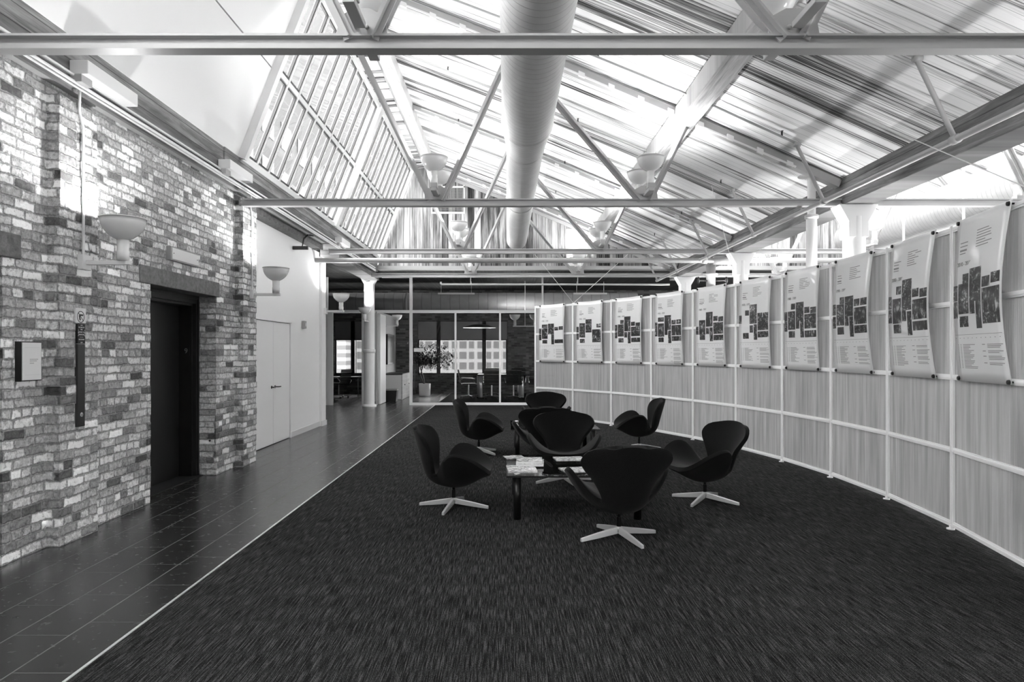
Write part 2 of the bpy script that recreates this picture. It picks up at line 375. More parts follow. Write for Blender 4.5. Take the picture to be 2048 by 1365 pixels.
# elevator doors
def elevator(name, y0, y1):
    r = sroot(name, (WX-.2, (y0+y1)/2, 0), 'dark recessed elevator door in the brick wall' if name=='door_1' else 'dark elevator door at the left edge')
    f = MB(); XJ, XD = WX-.21, WX-.40
    f.box(XJ, y0, 2.08, XJ-.04, y1, 2.18); f.box(XJ, y0, 0, XJ-.04, y0+.07, 2.08); f.box(XJ, y1-.07, 0, XJ-.04, y1, 2.08)
    f.box(XJ+.012, y0, 2.13, XJ, y1, 2.18); f.box(XJ+.012, y1-.035, 0, XJ, y1, 2.13)
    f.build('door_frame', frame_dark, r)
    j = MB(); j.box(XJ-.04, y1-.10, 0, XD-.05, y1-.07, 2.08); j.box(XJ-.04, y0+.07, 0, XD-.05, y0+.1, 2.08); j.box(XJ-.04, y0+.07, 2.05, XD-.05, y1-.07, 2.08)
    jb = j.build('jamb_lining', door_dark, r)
    mid = (y0+y1)/2
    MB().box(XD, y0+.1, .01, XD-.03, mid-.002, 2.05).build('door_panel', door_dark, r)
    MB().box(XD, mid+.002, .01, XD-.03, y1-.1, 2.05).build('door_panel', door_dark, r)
    MB().box(WX-.15, y0, -.02, XD-.1, y1, .006).build('door_sill', darkmetal, r)
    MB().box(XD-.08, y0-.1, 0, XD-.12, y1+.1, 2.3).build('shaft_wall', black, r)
    return r, jb
e1, jb = elevator('door_1', 6.76, 8.29)
elevator('door_2', 3.3, 4.78)
# floor number plate on the far jamb
pl = MB().box(-3.80, 8.178, 1.455, -3.88, 8.19, 1.56).build('number_plate', black, e1)
text_part('number', '9', .085, grille_m, pl, (-3.84, 8.1765, 1.507), ROT_MY)
# white wall with double closet door
ww = MB(); ww.box(-3.77, 9.36, 0, -4.2, 10.18, 3.5); ww.box(-3.77, 11.9, 0, -4.2, 13.75, 3.5); ww.box(-3.77, 10.18, 2.0, -4.2, 11.9, 3.5); ww.box(-3.72, 13.75, 0, -4.2, 14.05, 3.42)
struct(ww, 'wall_left_white', wall_white, label='smooth white wall beyond the brick')
d = sroot('door_3', (-3.77, 11.04, 0), 'white flush double closet door')
MB().box(-3.775, 10.2, .012, -3.81, 11.035, 1.985).build('door_leaf', cream, d); MB().box(-3.775, 11.043, .012, -3.81, 11.87, 1.985).build('door_leaf', cream, d)
f = MB(); f.box(-3.755, 10.16, 0, -3.8, 10.19, 2.03); f.box(-3.755, 11.88, 0, -3.8, 11.92, 2.03); f.box(-3.755, 10.16, 1.995, -3.8, 11.92, 2.03); f.build('door_frame', cream, d)
MB().box(-3.80, 10.19, 0, -3.84, 11.88, 2.0).build('door_stop', grille_m, d)
for yy, ln in ((10.96, -.1), (11.12, .1)):
    h = MB(); h.tube([(-3.772, yy, .93), (-3.71, yy, .93), (-3.71, yy+ln, .93)], .009, 8); h.lathe([(0, 0), (.024, 0), (.024, .01), (0, .01)], (-3.775, yy, .93), 12, ax='x'); h.build('door_handle', darkmetal, d)
b = MB(); b.box(-3.758, 11.92, 0, -3.78, 13.75, .1); b.box(-3.705, 13.74, 0, -3.74, 14.06, .1); b.box(-3.70, 14.04, 0, -4.2, 14.065, .1)
struct(b, 'baseboard_left', white, label='white baseboard below the white wall')
st = thing('fire_alarm_strobe', 'small grey fire alarm strobe on the white wall beside the closet door', 'alarm', (-3.765, 12.62, 2.0))
MB().box(-3.765, 12.55, 1.93, -3.715, 12.69, 2.07).build('housing', grille_m, st, bevel=.008); MB().box(-3.715, 12.59, 1.97, -3.695, 12.65, 2.03).build('lens', paper, st, bevel=.006)

# timber beam over the left wall
lb_ = MB(); lb_.box(-3.85, NEAR, 3.6, -3.40, 8.2, 3.97); lb_.box(-3.85, 8.205, 3.6, -3.385, 13.3, 3.97); lb_.box(-3.85, 13.305, 3.6, -3.395, GY, 3.97)
tag(lb_.build('timber_beam', beam_wood, bevel=.006), 'long weathered timber beam on top of the left brick wall', 'beam', None)
tag(MB().box(-3.84, 9.40, 3.502, -3.6, 13.4, 3.598).build('timber_plate', conc), 'rough stained timber between the white wall and the long beam', 'beam')
tag(MB().box(-3.84, 14.07, 3.44, -3.45, 18.5, 3.598).build('timber_plate', beam_wood), 'pale timber plate running over the corridor toward the rear column', 'beam')

# clerestory slope  (X -3.4, Z 3.95) -> (X -2.49, Z 6.31)
A0 = Vector((-3.40, 0, 3.97)); A1 = Vector((-2.49, 0, 6.31)); SL = (A1-A0); SLn = SL.normalized(); SN = Vector((SLn.z, 0, -SLn.x))  # SN faces the room
def slope_pt(s_, y, off=0, dx=0): p = A0+SL*s_+SN*off; return Vector((p.x+dx, y, p.z))
MUL = [4.10, 8.67, 13.27, 17.85]
# white boarding before the first window
wp = MB()
for s0, s1 in ((0, .475), (.482, 1)):
    a, b_, c_, d_ = slope_pt(s0, 4.15), slope_pt(s0, MUL[1]-.05), slope_pt(s1, MUL[1]-.05), slope_pt(s1, 4.15)
    wp.obox((a+c_)/2 - SN*.03, ((0, (MUL[1]-.05-4.15)/2, 0), SL*(s1-s0)/2, SN*.03))
wp.obox((slope_pt(.478, 4.15)+slope_pt(.478, MUL[1]-.05))/2 - SN*.05, ((0, (MUL[1]-.05-4.15)/2, 0), SL*.02, SN*.02), 1)
struct(wp, 'wall_left_upper', [wall_white, black], label='smooth white sloping panel above the brick wall')
def clerestory(name, y0, y1, dx, nl, label, seed):
    r = sroot(name, (-3.4+dx, (y0+y1)/2, 3.97), label)
    fr = MB()
    for yy in (y0, y1):
        p, q = slope_pt(0, yy, .03, dx), slope_pt(1, yy, .03, dx)
        fr.obox((p+q)/2, ((0, .055, 0), SL/2, SN*.07))
    for s_ in (.01, .99):
        fr.obox((slope_pt(s_, y0, .0, dx)+slope_pt(s_, y1, .0, dx))/2, ((0, (y1-y0)/2, 0), SL*.014, SN*.05))
    fr.build('window_frame', white, r)
    sp = (y1-y0-.11)/nl
    for i in range(nl+1):
        yy = y0+.055+sp*i
        if 0 < i < nl:
            m = MB(); m.obox((slope_pt(0, yy, .0, dx)+slope_pt(1, yy, .0, dx))/2, ((0, .02, 0), SL/2, SN*.035)); m.build('glazing_bar', white, r)
    for i in range(nl):
        ya, yb = y0+.055+sp*i+.022, y0+.055+sp*(i+1)-.022; ym = (ya+yb)/2
        for (s0, s1) in ((.03, .475), (.505, .97)):
            sf = MB(); e = .026
            c0, c1 = slope_pt(s0, ym, .0, dx), slope_pt(s1, ym, .0, dx)
            L = (c1-c0).length
            for yy in (ya+e/2, yb-e/2): sf.obox(Vector(((c0.x+c1.x)/2, yy, (c0.z+c1.z)/2)), ((0, e/2, 0), SLn*L/2, SN*.02))
            for cc in (c0+SLn*e/2, c1-SLn*e/2): sf.obox(cc, ((0, (yb-ya)/2-e, 0), SLn*e/2, SN*.02))
            so = sf.build('sash', sash_m, r)
            pn = MB(); pn.obox((c0+c1)/2, ((0, (yb-ya)/2-e, 0), SLn*(L/2-e), SN*.004)); pn.build('pane', glass, so)
    m = MB(); m.obox((slope_pt(.49, y0, .0, dx)+slope_pt(.49, y1, .0, dx))/2, ((0, (y1-y0)/2, 0), SL*.012, SN*.03)); m.build('transom', white, r)
clerestory('window_1', MUL[1], MUL[2], 0, 10, 'nearer tall sloping skylight window with slim white bars', 1)
clerestory('window_2', MUL[2]+.11, MUL[3], 0, 10, 'farther tall sloping skylight window with slim white bars', 2)
clerestory('window_12', -.45, 4.1, 0, 6, 'unseen sloping skylight window added behind the camera for daylight', 4)  # this skylight and the next are unseen, added to let in daylight
clerestory('window_13', -5.5, -.56, 0, 6, 'unseen sloping skylight window added farthest behind the camera for daylight', 5)
S = 7.76
# second bay: same slope, simplified glazing seen only from afar
clerestory('window_3', 9.0, 17.85, S, 8, 'sloping skylight window of the bay beyond the curved screen', 3)
wp = MB(); a = slope_pt(0, NEAR, 0, S); c_ = slope_pt(1, 8.9, 0, S); wp.obox((a+c_)/2, ((0, (8.9-NEAR)/2, 0), SL/2, SN*.03)); struct(wp, 'wall_bay_upper', wall_white, label='sloping white panel of the bay beyond the screen')

# roofs
RP = [(-2.52, 6.33), (-2.08, 6.36), (.1, 5.53), (2.25, 4.64), (4.32, 3.72)]
def roof_z(x):
    for (a, b_), (c_, d_) in zip(RP, RP[1:]):
        if a <= x <= c_: return b_+(d_-b_)*(x-a)/(c_-a)
    return RP[-1][1]
for k, dx in enumerate((0, S)):
    pts = [(x+dx, z) for x, z in RP]
    poly_ = pts + [(x, z+.12) for x, z in reversed(pts)]
    m = MB()
    for (a, b_), (c_, d_) in zip(pts, pts[1:]): m.prism([(a, b_), (c_, d_), (c_, d_+.12), (a, b_+.12)], NEAR, GY+.1)
    struct(m, 'ceiling', roof_wood, label=('streaked board ceiling sloping over the lounge', 'streaked board ceiling sloping over the bay beyond the screen')[k])
def beam(x0, z0, x1, z1, m, label, y0=NEAR, y1=GY):
    return tag(MB().box(x0, y0, z0, x1, y1, z1).build('timber_beam', m, bevel=.006), label, 'beam')
beam(-2.03, 6.06, -1.79, 6.3, purlin_wood, 'pale timber ridge beam beside the top of the skylight')
beam(0.0, 5.24, .22, 5.5, purlin_wood, 'pale timber purlin directly above the big round duct')
beam(2.15, 4.38, 2.4, 4.62, purlin_wood, 'pale timber purlin crossing the middle of the board ceiling right of the duct')
beam(4.3, 3.38, 4.66, 3.74, beam_wood, 'long timber valley beam above the curved screen')
beam(-2.03+S, 6.06, -1.79+S, 6.3, purlin_wood, 'pale timber ridge beam over the bay beyond the screen')
beam(2.15+S, 4.38, 2.4+S, 4.62, purlin_wood, 'pale timber purlin over the bay beyond the screen')
# right end wall of the second bay
wr = MB(); XR = 4.32+S
wr.box(XR, NEAR, 0, XR+.28, BY, .75); wr.box(XR, NEAR, 3.3, XR+.28, BY, 3.9)
for yy in [NEAR-.2]+TY0+[21.6, BY-.2]: wr.box(XR, yy-.2, .75, XR+.28, yy+.2, 3.3)
struct(wr, 'wall_right', wall_white, label='pale wall with broad windows far beyond the curved screen')
ys = [NEAR-.2]+TY0+[21.6, BY-.2]
for k, (a, b_) in enumerate(zip(ys, ys[1:])):
    r = sroot('window_%d' % (6+k), (XR, (a+b_)/2, .75), 'broad daylight window beyond the curved screen')
    f = MB(); ya, yb = a+.2, b_-.2
    for q in range(4): yy = ya+(yb-ya)*q/3; f.box(XR+.1, yy-.03, .75, XR+.16, yy+.03, 3.3)
    f.box(XR+.1, ya, .75, XR+.16, yb, .81); f.box(XR+.1, ya, 3.24, XR+.16, yb, 3.3); f.box(XR+.1, ya, 2.2, XR+.16, yb, 2.25); f.build('window_frame', white, r)
    MB().box(XR+.12, ya, .78, XR+.13, yb, 3.27).build('pane', glass, r)

# gable siding
def gable(dx, name, holes):
    pts = [(x+dx, z+.02) for x, z in RP[1:]]
    m = MB(); m.prism([(-3.4+dx if dx == 0 else 4.66, 3.74), ] + [(-2.5+dx, 6.33)] + pts[0:] + [(4.32+dx, 3.74)], GY, GY+.12)
    o = struct(m, name, gable_wood, label='vertical board gable closing the roof' + (' over the lounge' if dx == 0 else ' beyond the screen'))
    return o
struct(MB().box(-3.6, NEAR-.15, 0, 12.4, NEAR, 3.75), 'wall_near', grey_wall, label='white wall behind the camera')
struct(MB().prism([(-3.6, 3.75), (-3.4, 3.9), (-2.5, 6.4)]+[(x, z+.1) for x, z in RP[1:]]+[(4.6, 3.75)], NEAR-.15, NEAR), 'wall_near_gable', gable_wood, label='board gable behind the camera')
gable(0, 'wall_gable', 0); gable(S, 'wall_gable_right', 0)
t1 = MB(); t1.box(-3.4, GY-.05, 3.66, 4.3, GY+.14, 3.76); t1.box(4.66, GY-.05, 3.66, 12, GY+.14, 3.76)
for dx in (0, S):
    for (a, b_), (c_, d_) in zip(RP[1:], RP[2:]):
        t1.bar((a+dx, GY-.03, b_-.06), (c_+dx, GY-.03, d_-.06), .04, .09, (0, 0, 1))
struct(t1, 'trim_2', steel, label='pale trim along the gable edges')
wp = tag(MB().box(1.58, GY-.02, 3.76, 2.06, GY-.005, 4.74).build('white_panel', wall_white), 'tall plain white panel on the board gable right of the duct', 'panel')
gr = thing('return_air_grille', 'white framed louvred grille high on the board gable', 'vent', (-1.55, GY-.02, 5.4))
fr = MB(); fr.box(-1.98, GY-.05, 5.17, -1.95, GY-.001, 5.98); fr.box(-1.13, GY-.05, 5.17, -1.10, GY-.001, 5.98); fr.box(-1.98, GY-.05, 5.14, -1.10, GY-.001, 5.18); fr.box(-1.98, GY-.05, 5.82, -1.10, GY-.001, 5.86); fr.build('frame', white, gr)
sl = MB()
for i in range(20): sl.obox((-1.54, GY-.02, 5.2+i*.0315), ((.405, 0, 0), (0, .012, .006), (0, -.001, .002)))
sl.build('louvre', grille_m, gr)

# rooms behind the gable
struct(MB().box(-7.5, GY+.12, 3.7, 12.3, BY+.3, 3.8), 'ceiling', dark_wood, label='low dark board ceiling over the rear rooms')
bw = MB()
bw.box(-7.5, BY, 0, 12.3, BY+.3, .68); bw.box(-7.5, BY, 2.62, 12.3, BY+.3, 3.7)
for a, b_ in ((-7.5, -6.15), (-5.1, -3.18), (.04, 12.3)): bw.box(a, BY, .68, b_, BY+.3, 2.62)
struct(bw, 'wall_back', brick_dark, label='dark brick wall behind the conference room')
struct(MB().box(-7.6, 14.06, 0, -7.4, BY, 3.7), 'wall_side', grey_wall, label='grey wall at the far left of the corridor')
struct(MB().box(-7.5, 14.0, 0, -4.2, 14.05, 3.7), 'wall_corridor', wall_white)
struct(MB().box(-7.5, 14.06, 3.6, -3.9, GY+.12, 3.7), 'ceiling', dark_wood, label='dark ceiling over the corridor')
pw = MB(); pw.box(-3.96, PY+.12, 0, -4.06, BY, 2.74); struct(pw, 'wall_rear_partition', grey_wall, label='grey wall holding the dark artwork')
pw = MB(); pw.box(-3.975, PY+1.05, 2.62, -4.05, PY+3.6, 3.7)
def rear_window(name, x0, x1, muls, label):
    r = sroot(name, ((x0+x1)/2, BY, .68), label)
    f = MB(); f.box(x0, BY+.05, .68, x0+.06, BY+.15, 2.62); f.box(x1-.06, BY+.05, .68, x1, BY+.15, 2.62); f.box(x0, BY+.05, .68, x1, BY+.15, .74); f.box(x0, BY+.05, 2.56, x1, BY+.15, 2.62)
    for x in muls: f.box(x-.07, BY+.02, .68, x+.07, BY+.15, 2.62)
    f.build('window_frame', darkmetal, r)
    MB().box(x0+.05, BY+.09, .7, x1-.05, BY+.1, 2.6).build('pane', glass, r)
    MB().box(x0+.02, BY+.02, 1.93, x1-.02, BY+.03, 2.58).build('roller_shade', shade_m, r)
    MB().box(x0+.02, BY+.0, 1.91, x1-.02, BY+.035, 1.94).build('shade_hem', black, r)
rear_window('window_4', -3.18, .04, (-2.43, -.80), 'wide conference room window looking onto a pale facade')
rear_window('window_5', -6.15, -5.1, (-5.5,), 'narrow window of the left rear office')

# glass partition
gp = thing('glass_partition', 'white framed floor to ceiling glass partition before the conference room', 'partition', (-1.2, PY, 0))
def gx(px): return (px-VX)/FPX*PY
fr = MB(); HZ = 2.63
x0, x1 = gx(822), 4.2
fr.box(x0-.04, PY-.04, 0, x0+.04, PY+.04, 3.62)
for px in (911, 1000, 1085): fr.box(gx(px)-.025, PY-.03, 0, gx(px)+.025, PY+.03, HZ if px != 1085 else 3.62)
for x in (1.9, 3.0, 4.15): fr.box(x-.025, PY-.03, 0, x+.025, PY+.03, HZ)
fr.box(-5.0, PY-.035, HZ-.04, 4.2, PY+.035, HZ+.04); fr.box(x0, PY-.035, 0, 4.2, PY+.035, .07); fr.box(-3.5, PY-.03, 3.58, x0, PY+.03, 3.62)
fr.build('frame', white, gp)
xs = [x0, gx(911), gx(1000), gx(1085), 1.9, 3.0, 4.15]
for a, b_ in zip(xs, xs[1:]): MB().box(a+.03, PY-.005, .07, b_-.03, PY+.005, HZ-.04).build('glass_pane', part_glass, gp)
h = MB(); h.tube([(x0+.12, PY-.01, 1.0), (x0+.12, PY-.07, 1.0), (x0+.12, PY-.07, .35), (x0+.12, PY-.01, .35)], .012, 8); h.build('door_handle', darkmetal, gp)
MB().box(gx(828), PY-.02, 1.5, gx(848), PY-.006, 1.6).build('door_sign', paper, gp)
# left office door frame, open leaf
dr = sroot('door_4', (-4.9, PY, 0), 'open doorway to the left rear office')
f = MB(); f.box(-5.02, PY-.06, 0, -4.88, PY+.05, HZ); f.box(gx(724), PY-.05, 0, gx(724)+.07, PY+.05, HZ); f.build('door_frame', white, dr)
struct(MB().box(-7.5, PY-.03, 0, -5.02, PY+.03, 3.6), 'wall_office', wall_white)
MB().box(gx(757)-.03, PY+.12, .02, gx(757)+.03, PY+1.0, HZ-.06).build('door_leaf', white, dr)
f = MB(); f.box(gx(753)-.02, PY-.04, 0, gx(753)+.02, PY+.06, HZ); f.build('door_frame', steel, dr)

# columns
def column(x, y, zt, label, r=.14, ring=None, name='column'):
    o = thing(name, label, 'column', (x, y, 0), None)
    MB().lathe([(r, 0), (r, zt-.15)], (x, y, 0), 28).build('shaft', white, o)
    MB().lathe([(r+.05, 0), (r+.05, .05), (r, .06)], (x, y, 0), 28).build('base_ring', white, o)
    c = MB(); c.prism([(x-.125, zt-.42), (x+.125, zt-.42), (x+.125, zt-.22) , (x+.25, zt), (x-.25, zt), (x-.125, zt-.22)], y-.13, y+.13, 'y'); c.build('capital', white, o, bevel=.008)
    if ring: MB().lathe([(r, ring-.05), (r+.025, ring-.04), (r+.025, ring+.04), (r, ring+.05)], (x, y, 0), 28).build('collar', white, o)
    return o
COLS = []
column(-3.77, 18.75, 3.57, 'white column with flared head by the glass partition', .145, 1.52)
TY = [4.26, 8.80, 13.05, 17.15]
for yy, lb2 in zip(TY, ('white column behind the nearest end of the curved screen, outside the frame', 'nearest white column with flared head rising behind the curved screen', 'white column behind the middle of the curved screen', 'farthest white column behind the curved screen')):
    column(4.48, yy, 3.38, lb2, .135)
pp = thing('vent_pipe', 'white vertical vent pipe passing through the board ceiling beside the valley beam', 'pipe', (4.0, 8.95, 0))
p = MB(); p.tube([(4.0, 8.95, 0), (4.0, 8.95, 3.28)], .068, 18); p.build('lower_pipe', white, pp)
p = MB(); p.tube([(4.0, 8.95, 3.26), (4.0, 8.95, 3.84)], .052, 18); p.build('upper_pipe', white, pp)
p = MB(); p.lathe([(.05, 0), (.17, 0), (.17, .012), (.05, .012)], (4.0, 8.95, 3.80), 28); p.build('ceiling_flange', white, pp)
p = MB(); p.lathe([(.068, 0), (.085, .01), (.085, .05), (.05, .06)], (4.0, 8.95, 3.24), 20); p.build('coupling', white, pp)

# ------------------------------------------------------------------ trusses
CZ = 3.42
N1, N2, TOPN = (-.9, CZ), (1.79, CZ), (.07, 5.36)
def truss(y, dx, label, conduit=False):
    r = thing('roof_truss', label, 'truss', (dx+.5, y, CZ), 'white steel roof trusses')
    xa, xb = -3.39+dx, 4.3+dx
    c = MB(); pr = [(-.055, .045), (.055, .045), (.055, .03), (.02, .026), (.02, -.01), (.05, -.014), (.05, -.046), (-.05, -.046), (-.05, -.014), (-.02, -.01), (-.02, .026), (-.055, .03)]
    c.prism([(y+u, CZ+v_) for u, v_ in pr], xa, xb, 'x'); c.build('bottom_chord', steel, r)
    tcm = MB(); pts = [(x+dx, z-.09) for x, z in RP[1:]]; pts[-1] = (4.28+dx, 3.66)
    for (a, b_), (c_, d_) in zip(pts, pts[1:]): tcm.bar((a, y, b_), (c_, y, d_), .11, .1, (0, 0, 1))
    tcm.build('top_chord', steel, r)
    # linear conduit clips on the top chord
    cl = MB()
    for k in range(1, 15):
        x = -1.7+k*.38; cl.obox((x+dx, y-.075, roof_z(x)-.13), ((.04, 0, -.017), (0, .02, 0), (0, 0, .03)))
    cl.bar((-1.75+dx, y-.075, roof_z(-1.75)-.13), (.1+dx, y-.075, roof_z(.1)-.13), .02, .02); cl.bar((.1+dx, y-.075, roof_z(.1)-.13), (3.7+dx, y-.075, roof_z(3.7)-.13), .02, .02)
    cl.build('conduit_clips', white, r)
    def web(p, q):
        m = MB(); P, Q = Vector((p[0]+dx, y, p[1])), Vector((q[0]+dx, y, q[1]))
        for s_ in (-1, 1):
            m.bar(P+Vector((0, s_*.035, 0)), Q+Vector((0, s_*.035, 0)), .012, .075, (Q-P).cross(Vector((0, 1, 0))))
            m.bar(P+Vector((0, s_*.06, 0)), Q+Vector((0, s_*.06, 0)), .05, .01, (Q-P).cross(Vector((0, 1, 0))))
        m.build('diagonal', steel, r)
    web((-.97, CZ+.02), (-2.3, 6.2)); web((-.83, CZ+.02), (.04, 5.36)); web((1.72, CZ+.02), (.1, 5.36)); web((1.84, CZ+.02), (2.36, 4.52))
    for nx, _ in (N1, N2):
        gs = MB(); gs.prism([(nx+dx-.16, CZ+.05), (nx+dx+.16, CZ+.05), (nx+dx+.14, CZ+.17), (nx+dx+.05, CZ+.22), (nx+dx-.05, CZ+.22), (nx+dx-.14, CZ+.17)], y-.012, y+.012)
        for i in range(4): gs.lathe([(0, -.03), (.014, -.03), (.014, .03), (0, .03)], (nx+dx-.1+.066*i, y, CZ+.1), 8, ax='y')
        gs.build('gusset_plate', steel, r)
    return r
ORD = ['nearest', 'second', 'third', 'farthest']
for i, y in enumerate(TY):
    truss(y, 0, f'{ORD[i]} white steel roof truss over the lounge')
    truss(y, S, f'{ORD[i]} white steel roof truss of the bay beyond the curved screen')

# ------------------------------------------------------------------ bowl lamps
NB = 20
def bowl_parts(root, c, yoff=0, light=True, energy=1.0):
    x, y, z = c    # centre of the rim
    R = .168
    pr = [(.038, -.175)]
    for k in range(1, 11):
        a = k/10*PI/2; pr.append((max(.04, R*math.sin(a)), -.175+ .175*(1-math.cos(a))**.9))
    pr += [(R+.006, .0), (R+.006, .006), (R-.006, .006)]
    for k in range(9, -1, -1):
        a = k/10*PI/2; pr.append((max(.001, (R-.008)*math.sin(a)), -.167+.172*(1-math.cos(a))**.9))
    MB().lathe(pr, c, 32).build('bowl', enamel, root)
    MB().lathe([(.0, -.335), (.046, -.335), (.048, -.26), (.043, -.255), (.046, -.17), (.0, -.165)], c, 20).build('neck', enamel, root)
    MB().lathe([(0, -.05), (.02, -.045), (.032, -.02), (.02, 0), (0, .002)], (x, y, z-.09), 14).build('bulb', lampglow, root)
    if light:
        ld = bpy.data.lights.new('lamp_light', 'POINT'); ld.shadow_soft_size = .03; ld.energy = LAMP_W*energy
        lo = bpy.data.objects.new('lamp_light', ld); C.objects.link(lo); 
        lo.location = Vector((x, y, z-.05))-parent_loc(root); lo.parent = root
def truss_lamp(x, y, label, rear=True, e=1.0):
    # one lamp before the chord and one behind it, on a short cross arm
    for k, (o_, nm) in enumerate(((-.33, 'front'), (.36, 'rear'))):
        r = thing('bowl_uplight', label % nm, 'lamp', (x, y+o_, CZ+.06), 'white bowl uplights on the trusses')
        sg = 1 if k else -1
        MB().box(x-.035, y+sg*.062, CZ+.07, x+.035, y+o_+sg*.05, CZ+.11).build('arm', steel, r, bevel=.004)
        MB().box(x-.045, y+o_-.05, CZ+.11, x+.045, y+o_+.05, CZ+.17).build('junction_box', steel, r, bevel=.004)
        bowl_parts(r, (x, y+o_, CZ+.49), energy=e)
for i, y in enumerate(TY):
    for k, (nx, _) in enumerate((N1, N2)):
        side = ('left', 'right')[k]
        if i == 3: truss_lamp(nx, y, f'%s unseen white bowl uplight added for fill on the {side} node of the farthest lounge truss', rear=False)
        else: truss_lamp(nx, y, f'%s unseen white bowl uplight added for fill on the {side} node of the {ORD[i]} lounge truss')
        if i: truss_lamp(nx+S, y, f'%s unseen white bowl uplight added for fill on the {side} node of the {ORD[i]} truss beyond the screen', rear=False, e=1.5)

for i, y in enumerate((-.05,)):  # uplights here are out of view, added as fill light
    truss(y, 0, 'white steel roof truss directly over the camera')
    for k, (nx, _) in enumerate((N1, N2)):
        side = ('left', 'right')[k]; truss_lamp(nx, y, f'%s unseen white bowl uplight added for fill on the {side} node of the truss over the camera', e=.4)
def wall_lamp(y, zb, xw, label, conduit=True, L=.34, top=3.6):
    r = thing('wall_uplight', label, 'lamp', (xw, y, zb), 'white bowl uplights on wall arms')
    MB().box(xw, y-.05, zb-.06, xw+.05, y+.06, zb+.06).build('wall_box', white, r, bevel=.004)
    MB().box(xw+.05, y-.02, zb-.02, xw+L+.06, y+.02, zb+.015).build('arm', white, r, bevel=.004)
    bowl_parts(r, (xw+L, y, zb+.35), energy=.75)
    if conduit: MB().tube([(xw+.02, y, zb+.06), (xw+.02, y, top-.32), (xw+.025, y-.06, top-.2), (xw+.03, y-.06, top)], .011, 8).build('conduit', white, r)
wall_lamp(5.50, 2.22, -3.43, 'white bowl uplight on an arm from the nearer brick pilaster', top=3.62)
wall_lamp(9.15, 2.27, -3.43, 'white bowl uplight on an arm from the farther brick pilaster beside the white wall', top=3.62)
wall_lamp(13.95, 2.33, -3.72, 'white bowl uplight on an arm at the end of the white wall', False)
for yy, nm in zip(TY, ('outside the frame at the near end', 'behind the nearest visible column', 'behind the middle column', 'behind the farthest column')):
    for sx, xe in ((-1, 4.14), (1, 4.95)):
        r = thing('column_uplight', 'white bowl uplight on the %s side of the columns, %s' % ('room' if sx < 0 else 'far', nm.replace('outside the frame at the near end', 'outside the frame')), 'lamp', (4.48, yy, 2.0), 'white bowl uplights on the columns behind the screen')
        MB().box(4.48+sx*.13, yy-.02, 1.98, xe+sx*.03, yy+.02, 2.02).build('arm', white, r); bowl_parts(r, (xe, yy, 2.35), energy=1.15)
# lamps on and around the rear column and rear room
def bracket_lamp(x, y, z, dxs, label, m=1.0):
    r = thing('wall_uplight', label, 'lamp', (x, y, z), 'white bowl uplights on wall arms')
    MB().box(min(x, x+dxs), y-.02, z-.02, max(x, x+dxs), y+.02, z+.02).build('arm', white, r)
    bowl_parts(r, (x+dxs*.92, y, z+.35), energy=m)
r = thing('wall_uplight', 'small white bowl uplight reaching forward from the rear column', 'lamp', (-3.77, 18.6, 2.33), 'white bowl uplights on wall arms')
MB().box(-3.79, 18.1, 2.31, -3.75, 18.62, 2.35).build('arm', white, r); bowl_parts(r, (-3.77, 18.15, 2.67))
bracket_lamp(-3.96, 22.4, 2.35, .4, 'white bowl uplight on the grey wall above the dark artwork', .5)
r = thing('suspended_uplight', 'pair of white bowl uplights on a bar hung from two rods in the conference room', 'lamp', (.5, 21.2, 2.3))
MB().box(.2, 21.18, 2.28, .95, 21.22, 2.31).build('bar', white, r); MB().tube([(.575, 21.2, 2.3), (.575, 21.2, 3.7)], .01, 8).build('rod', white, r)
bowl_parts(r, (.26, 21.2, 2.65), energy=.2); bowl_parts(r, (.88, 21.2, 2.65), energy=.2)

# ------------------------------------------------------------------ ducts
def duct(name, prof, x, z, m, label, ax='y', n=48, straps=()):
    o = thing(name, label, 'duct', (x, 8, z) if ax == 'y' else (0, x, z))
    c = (x, 0, z) if ax == 'y' else (0, x, z)
    MB().lathe(prof, c, n, ax=ax).build('duct_tube', m, o)
    for p in straps:
        rr = [r_ for r_, pp_ in prof if pp_ <= p][-1]
        MB().lathe([(rr, p-.03), (rr+.012, p-.02), (rr+.012, p+.02), (rr, p+.03)], c, n, ax=ax).build('joint_band', m, o)
    return o
duct('round_duct', [(0, NEAR), (.325, NEAR), (.325, 8.85), (.30, 9.25), (.27, 9.7), (.265, GY-.02)], .267, 4.45, duct_m, 'big round white air duct running down the middle of the ceiling', straps=(4.9, 8.7, 9.75, 13.2))
duct('round_duct', [(0, NEAR), (.44, NEAR), (.44, 17.0), (0, 17.0)], 8.6, 4.3, duct_m, 'big round white duct of the bay beyond the curved screen', straps=(9.5, 12.4))
o = duct('round_duct', [(0, -7.3), (.31, -7.3), (.31, 4.2), (0, 4.2)], 22.0, 3.09, duct_back, 'grey round duct crossing above the conference room', ax='x', straps=(-3.2,))
# suspension rods of the second duct
for k, yy in enumerate((10.6, 12.2)):
    tag(MB().tube([(7.1, yy, 2.2), (7.1, yy, 5.84)], .02, 8).build('hanger_rod', white), ('nearer thin white rod hanging in front of the duct beyond the screen', 'farther thin white rod hanging in front of the duct beyond the screen')[k], 'rod')

